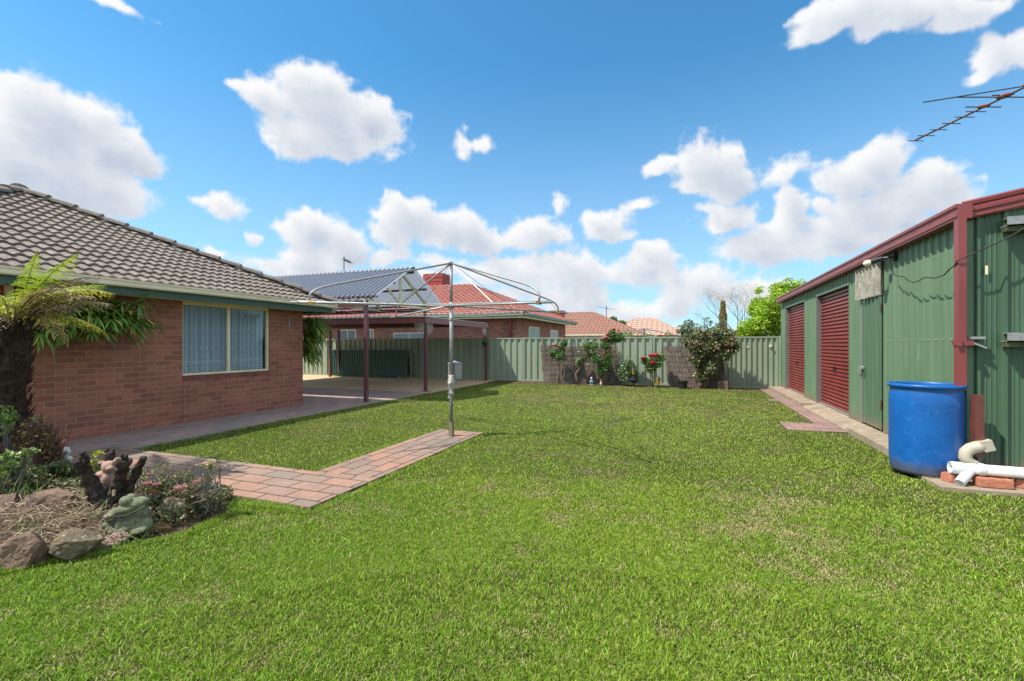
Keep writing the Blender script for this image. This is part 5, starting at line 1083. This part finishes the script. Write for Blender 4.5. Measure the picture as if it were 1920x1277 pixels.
rock('garden_rock','small reddish rock at the path corner beside the azalea',408,925,.17,.1,.12,ROCK1,31,.2,sink=.01)
rock('garden_rock','small rough brown rock at the tip of the bed under the azalea',372,948,.2,.1,.12,ROCK1,37,.6,sink=.02)
rock('garden_rock','small red stone at the left edge before the dark rock',2,1050,.16,.16,.16,ROCK1,41,.1)
rock('garden_rock','small pale stone half covered by ground cover behind the stump',70,905,.12,.09,.1,ROCK3,43,.3,zz=.2)
# stump with cut limbs
sx0,sy0=G(212,985);sx0,sy0=D(205,3.95);ST=thing('tree_stump','gnarled dark tree stump with three pruned upright limbs','tree stump',(sx0,sy0,.05))
def SP(px,py,d): return Vector((*D(px,d),CH+(HY-py)*d/F))
m=MB()
def limb(l,rs):
    P=[SP(*q) for q in l];pp=[];rr=[]
    for i in range(len(P)-1):
        for k in range(12):
            t=k/12;pp.append(P[i]*(1-t)+P[i+1]*t);rr.append(rs[i]*(1-t)+rs[i+1]*t)
    pp.append(P[-1]);rr.append(rs[-1]);m.tube(pp,[r*.86 for r in rr],26,amp=.42,nf=24)
limb([(208,985,3.95),(203,935,3.95),(192,925,3.95)],[.12,.105,.09])
limb([(195,950,3.95),(175,915,3.93),(160,885,3.9),(150,862,3.88)],[.085,.062,.05,.062])
limb([(208,950,3.95),(216,920,3.92),(226,890,3.88),(233,862,3.85)],[.08,.055,.05,.052])
limb([(220,955,3.98),(240,915,3.98),(255,885,3.97),(270,858,3.95)],[.07,.05,.042,.026])
limb([(205,940,4.1),(198,900,4.3),(205,850,4.4)],[.05,.045,.05])
for px,py,d in ((150,858,3.88),(160,866,3.88),(233,860,3.85),(226,868,3.86),(206,846,4.4),(196,852,4.4)):
    p=SP(px,py,d)
    for _ in range(7): m.ell(p+Vector([random.gauss(0,.02) for _ in range(3)]),(.014,.014,.02),n=7,m=5)
m.build('limbs',BARK,ST,smooth=True)
MB().tube([SP(214,918,3.8),SP(213,930,3.79)],.012,6).build('cut_stub',M('cut_wood',(.4,.27,.15),(.3,.2,.1),.8),ST)
# frog statue
fd=3.72;def_=lambda px,py,dd=0:SP(px,py,fd+dd)
FG=thing('frog_statue','mossy green stone frog statue with wide mouth sitting at the lawn edge','statue',(*D(238,fd),0))
Rz=lambda a,b=0:Matrix.Rotation(math.radians(20.77)+a,3,'Z')@Matrix.Rotation(b,3,'Y')
sc=fd/F;m=MB();m.ell(def_(243,982),(30*sc,.09,17*sc),Rz(0));m.ell(def_(262,972,.02),(19*sc,.08,24*sc),Rz(0,.3));m.ell(def_(240,968),(20*sc,.07,18*sc),Rz(0))
for px,py,dd,rx,rz in ((220,982,-.04,10,14),(208,990,-.07,12,8),(201,984,-.07,8,7),(212,996,-.1,9,5),(232,994,-.08,9,6),(226,985,-.07,8,12),(268,990,-.04,15,9),(258,996,-.08,12,5),(276,981,-.02,10,12)): m.ell(def_(px,py,dd),(rx*sc,.04,rz*sc),Rz(0))
remesh(m.build('body',FROGM,FG,smooth=True),.006,1)
m=MB();m.ell(def_(240,953,-.01),(34*sc,.1,10*sc),Rz(0,-.28));m.ell(def_(216,963,-.04),(19*sc,.08,5*sc),Rz(0,-.25));m.ell(def_(257,945,.0),(20*sc,.085,13*sc),Rz(0,-.2));m.ell(def_(228,962,-.02),(26*sc,.085,5*sc),Rz(0,-.2))
m.ell(def_(236,941,-.06),(12*sc,.032,11*sc),Rz(0));m.ell(def_(246,934,.05),(10*sc,.03,9*sc),Rz(0));m.ell(def_(270,938,.02),(6*sc,.025,6*sc),Rz(0))
remesh(m.build('head',FROGM,FG,smooth=True),.005,1)
m=MB();m.ell(def_(233,941,-.088),(6*sc,.01,6*sc),Rz(0));m.build('eye',FROGM,FG,smooth=True)
m=MB();P=[def_(199,968,-.085),def_(214,969,-.125),def_(236,966,-.125),def_(258,957,-.1),def_(272,948,-.06)];m.tube(P,.003,5);m.build('mouth_line',BLACK,FG)
# teddy statue
bd=4.12;BE=thing('bear_statue','small pink terracotta bear figure sitting in the fork of the stump','statue',(*D(200,bd),.25));sc=bd/F*.88
m=MB();m.ell(SP(204,876,bd),(15*sc,.05,14*sc));m.ell(SP(192,868,bd),(5*sc,.018,5*sc));m.ell(SP(215,866,bd),(5*sc,.018,5*sc));m.ell(SP(206,879,bd-.05),(6*sc,.03,5*sc));m.ell(SP(190,890,bd-.02),(11*sc,.035,7*sc),Rz(0,.2));m.ell(SP(203,898,bd),(14*sc,.06,16*sc));m.ell(SP(198,903,bd-.03),(7*sc,.03,9*sc));remesh(m.build('body',BEARM,BE,smooth=True),.006,2)
# gnome
gd=5.0;GM=thing('garden_gnome','faded white garden gnome with red pointed cap beside the path','figurine',(*D(118,gd),.1));sc=gd/F
m=MB();m.ell(SP(120,866,gd),(10*sc,.06,16*sc));m.ell(SP(123,846,gd),(8*sc,.045,9*sc));m.ell(SP(128,848,gd-.03),(4*sc,.02,3*sc));m.ell(SP(130,860,gd-.02),(5*sc,.03,5*sc));remesh(m.build('body',GN1,GM,smooth=True),.008,2)
m=MB();m.tube([SP(117,850,gd),SP(116,840,gd),SP(118,830,gd),SP(122,824,gd)],[.055,.045,.03,.014],10);m.tube([SP(112,852,gd),SP(111,838,gd)],[.02,.015],8);m.build('cap',GN2,GM,smooth=True)
# hoop behind the tree fern
P=[SP(*q) for q in ((38,774,5.6),(50,776,5.6),(62,784,5.6),(74,798,5.6),(82,812,5.6),(86,825,5.6),(87,845,5.6))];tag(MB().tube(P,.014,8).build('hose_hoop',M('grey_hose',(.3,.3,.3),(.1,.1,.1),.5,scale=8),None,smooth=True),'curved grey and black hose hoop behind the tree fern trunk','hose')
# stuff in the bed
def inbed(n,x0,x1,y0,y1):
    x=RNG.uniform(x0,x1,n);y=RNG.uniform(y0,y1,n);k=inpoly(x,y,BEDP);return x[k],y[k]
x,y=inbed(70000,-7.6,-3.95,.8,3.34);k=((x+4.75)/.72)**2+((y-2.0)/.72)**2>1;x,y=x[k],y[k]
k=(vn(x,y,1.9,61)>.3);x,y=x[k],y[k];P=np.stack([x,y,bz(x,y)+RNG.random(len(x))**1.3*.13*np.clip((vn(x,y,4,66)+.3),0,1)+.01],1)
tag(leaves(P,.03,[(.07,.1,.03),(.12,.16,.05),(.2,.2,.1),(.05,.07,.025),(.24,.15,.08)],'ground_cover',GLOSSY,None),'low small leaved ground cover spreading behind the rocks','ground cover',kind='stuff')
# straw
n=2600;x=RNG.uniform(-5.6,-4.0,n);y=RNG.uniform(1.2,3.1,n);k=inpoly(x,y,BEDP)&(((x+4.75)/.75)**2+((y-2.05)/.75)**2<1);x,y=x[k],y[k];m=MB()
for a,b in zip(x,y):
    z=float(bz(a,b))+random.uniform(.0,.06);th=random.uniform(0,2*PI);l=random.uniform(.06,.26);dz=random.gauss(0,.12)*l;c=Vector((math.cos(th),math.sin(th),0))
    m.tube([Vector((a,b,z))-c*l/2+Vector((0,0,-.01)),Vector((a,b,z+abs(dz)*.5+.012)),Vector((a,b,z+dz*.3))+c*l/2],[.0026,.0022,.001],3,cap=False)
rn=RNG.random(100000);tag(colored(m,'dry_stalks',DRY,lambda i,co:np.array([.2,.14,.09])*(1-rn[i//9][:,None])+np.array([.55,.44,.3])*rn[i//9][:,None],None,False),'pile of pale dry stalks and straw among the rocks','straw',kind='stuff')
# azalea
def shrub(name,label,cat,c,blobs,nl,size,cols,stems,mat=LEAF,sm=GREY,blooms=()):
    T=thing(name,label,cat,(c[0],c[1],0));m=MB();base=Vector((c[0],c[1],.05))
    for k in range(stems):
        b=random.choice(blobs);e=Vector(b[:3])+Vector([random.gauss(0,b[3]*.6) for _ in range(3)]);mid=(base+e)/2+Vector((random.gauss(0,.04),random.gauss(0,.04),-.02));m.tube([base+Vector((random.gauss(0,.04),random.gauss(0,.04),0)),mid,e],[.008,.005,.002],4,cap=False)
    m.build('stems',sm,T);P=blobpts(blobs,nl,.2);leaves(P,size,cols,'foliage',mat,T)
    for q,r,mt in blooms:
        o=bloom(q,r,mt,T);o.name='flower_bloom'
c=SP(310,950,4.2)
bl=[tuple(SP(px,py,d))+(r*.85,r*.85,r*.55) for px,py,d,r in ((290,915,4.3,.14),(320,905,4.3,.15),(300,880,4.4,.12),(345,925,4.15,.16),(275,940,4.2,.1),(370,915,4.2,.12),(330,940,4.1,.14),(300,945,4.1,.12),(395,930,4.1,.1),(280,895,4.4,.1),(345,890,4.35,.1))]
shrub('azalea_bush','low twiggy azalea with pale pink flowers between stump and path','bush',(c.x,c.y),bl,2600,.024,[(.1,.15,.04),(.18,.2,.08),(.28,.2,.12),(.4,.3,.2)],420,blooms=[(SP(275,908,4.1),.034,PPINK),(SP(293,909,4.1),.028,PPINK),(SP(289,924,4.05),.022,PRED),(SP(338,916,4.0),.042,PPINK),(SP(368,904,4.05),.026,PPINK),(SP(280,890,4.2),.022,PPINK),(SP(322,933,4.0),.02,PPINK)])
c=SP(388,925,4.15);bl=[tuple(SP(px,py,4.15))+(r,r,r) for px,py,r in ((380,875,.03),(392,870,.04),(402,880,.04),(386,890,.03),(410,865,.02),(396,895,.03))]
shrub('twig_seedling','thin upright twiggy seedling with yellowish leaves at the path edge','seedling',(c.x,c.y),bl,110,.03,[(.35,.3,.12),(.25,.25,.1)],16)
c=SP(20,900,4.3);bl=[tuple(SP(px,py,4.3))+(r,r,r*.6) for px,py,r in ((15,855,.09),(35,868,.09),(50,850,.06),(8,880,.1),(30,885,.09),(62,845,.04))]
shrub('broadleaf_plant','leafy plant with glossy pale green leaves at the left edge','plant',(c.x,c.y),bl,330,.06,[(.2,.28,.1),(.3,.36,.13),(.14,.22,.06)],40,GLOSSY)
c=SP(70,850,4.9);bl=[tuple(SP(px,py,4.9))+(r,r,r) for px,py,r in ((70,800,.14),(60,820,.16),(85,830,.16),(75,845,.18),(100,850,.1))]
shrub('dry_shrub','brown dry twiggy shrub at the foot of the tree fern','shrub',(c.x,c.y),bl,500,.045,[(.12,.07,.04),(.2,.12,.07),(.3,.28,.05)],520,LEAF,M('brown_twig',(.16,.08,.05),(.09,.05,.035),.9))
c=SP(15,800,4.85);bl=[tuple(SP(px,py,4.8))+(r,r,r) for px,py,r in ((8,775,.09),(18,785,.07),(5,800,.1))]
shrub('climbing_plant','small light green creeper on the tree fern trunk','plant',(c.x,c.y),bl,320,.035,[(.16,.26,.06),(.22,.34,.08)],14)
c=SP(178,900,4.2);bl=[tuple(SP(px,py,4.2))+(r,r,r) for px,py,r in ((176,868,.04),(186,850,.04),(178,885,.04))]
shrub('yellow_seedling','little yellow green seedling between the stump limbs','seedling',(c.x,c.y),bl,46,.05,[(.42,.42,.05),(.3,.36,.06)],8)
bl=[tuple(SP(px,py,4.6))+(r,r,r*.6) for px,py,r in ((110,875,.1),(95,890,.14),(130,880,.1),(75,895,.12))];c=SP(105,895,4.6)
shrub('dark_groundcover','dark green low bush in front of the garden gnome','bush',(c.x,c.y),bl,2400,.03,[(.04,.07,.025),(.07,.11,.035)],60)
# bladed tufts
m=MB()
for px,py,d,n_ in ((20,935,4.1,16),(60,940,4.1,10),(150,900,4.1,9),(175,965,3.75,7),(60,1000,3.5,8),(250,1000,3.55,8),(140,985,3.7,6),(30,1010,3.4,6)):
    b=SP(px,py,d);b.z=max(.0,float(bz(b.x,b.y)))
    for _ in range(n_): strap(m,b+Vector((random.gauss(0,.03),random.gauss(0,.03),0)),Vector((random.gauss(0,.5),random.gauss(0,.5),1.2)),random.uniform(.08,.22),.007,1.2,5)
tag(colored(m,'grass_tufts',LEAF,lambda i,co:np.array([.14,.24,.05])+0*co,None),'scattered green grass tufts growing among rocks and straw','grass',kind='stuff')
# longer grass sprouting round the barrel and pipe feet
m=MB()
for px,py,n_ in ((1735,902,12),(1812,905,16),(1790,905,10),(1850,915,6),(1880,920,6),(1700,890,8)):
    a,b=G(px,py)
    for _ in range(n_): strap(m,(a+random.gauss(0,.05),b+random.gauss(0,.04),0),Vector((random.gauss(0,.4),random.gauss(0,.4),1)),random.uniform(.05,.12),.006,1,4)
tag(colored(m,'grass_tufts',LEAF,lambda i,co:np.array([.18,.28,.05])+0*co,None),'small grass tufts at the foot of the blue barrel','grass',kind='stuff')
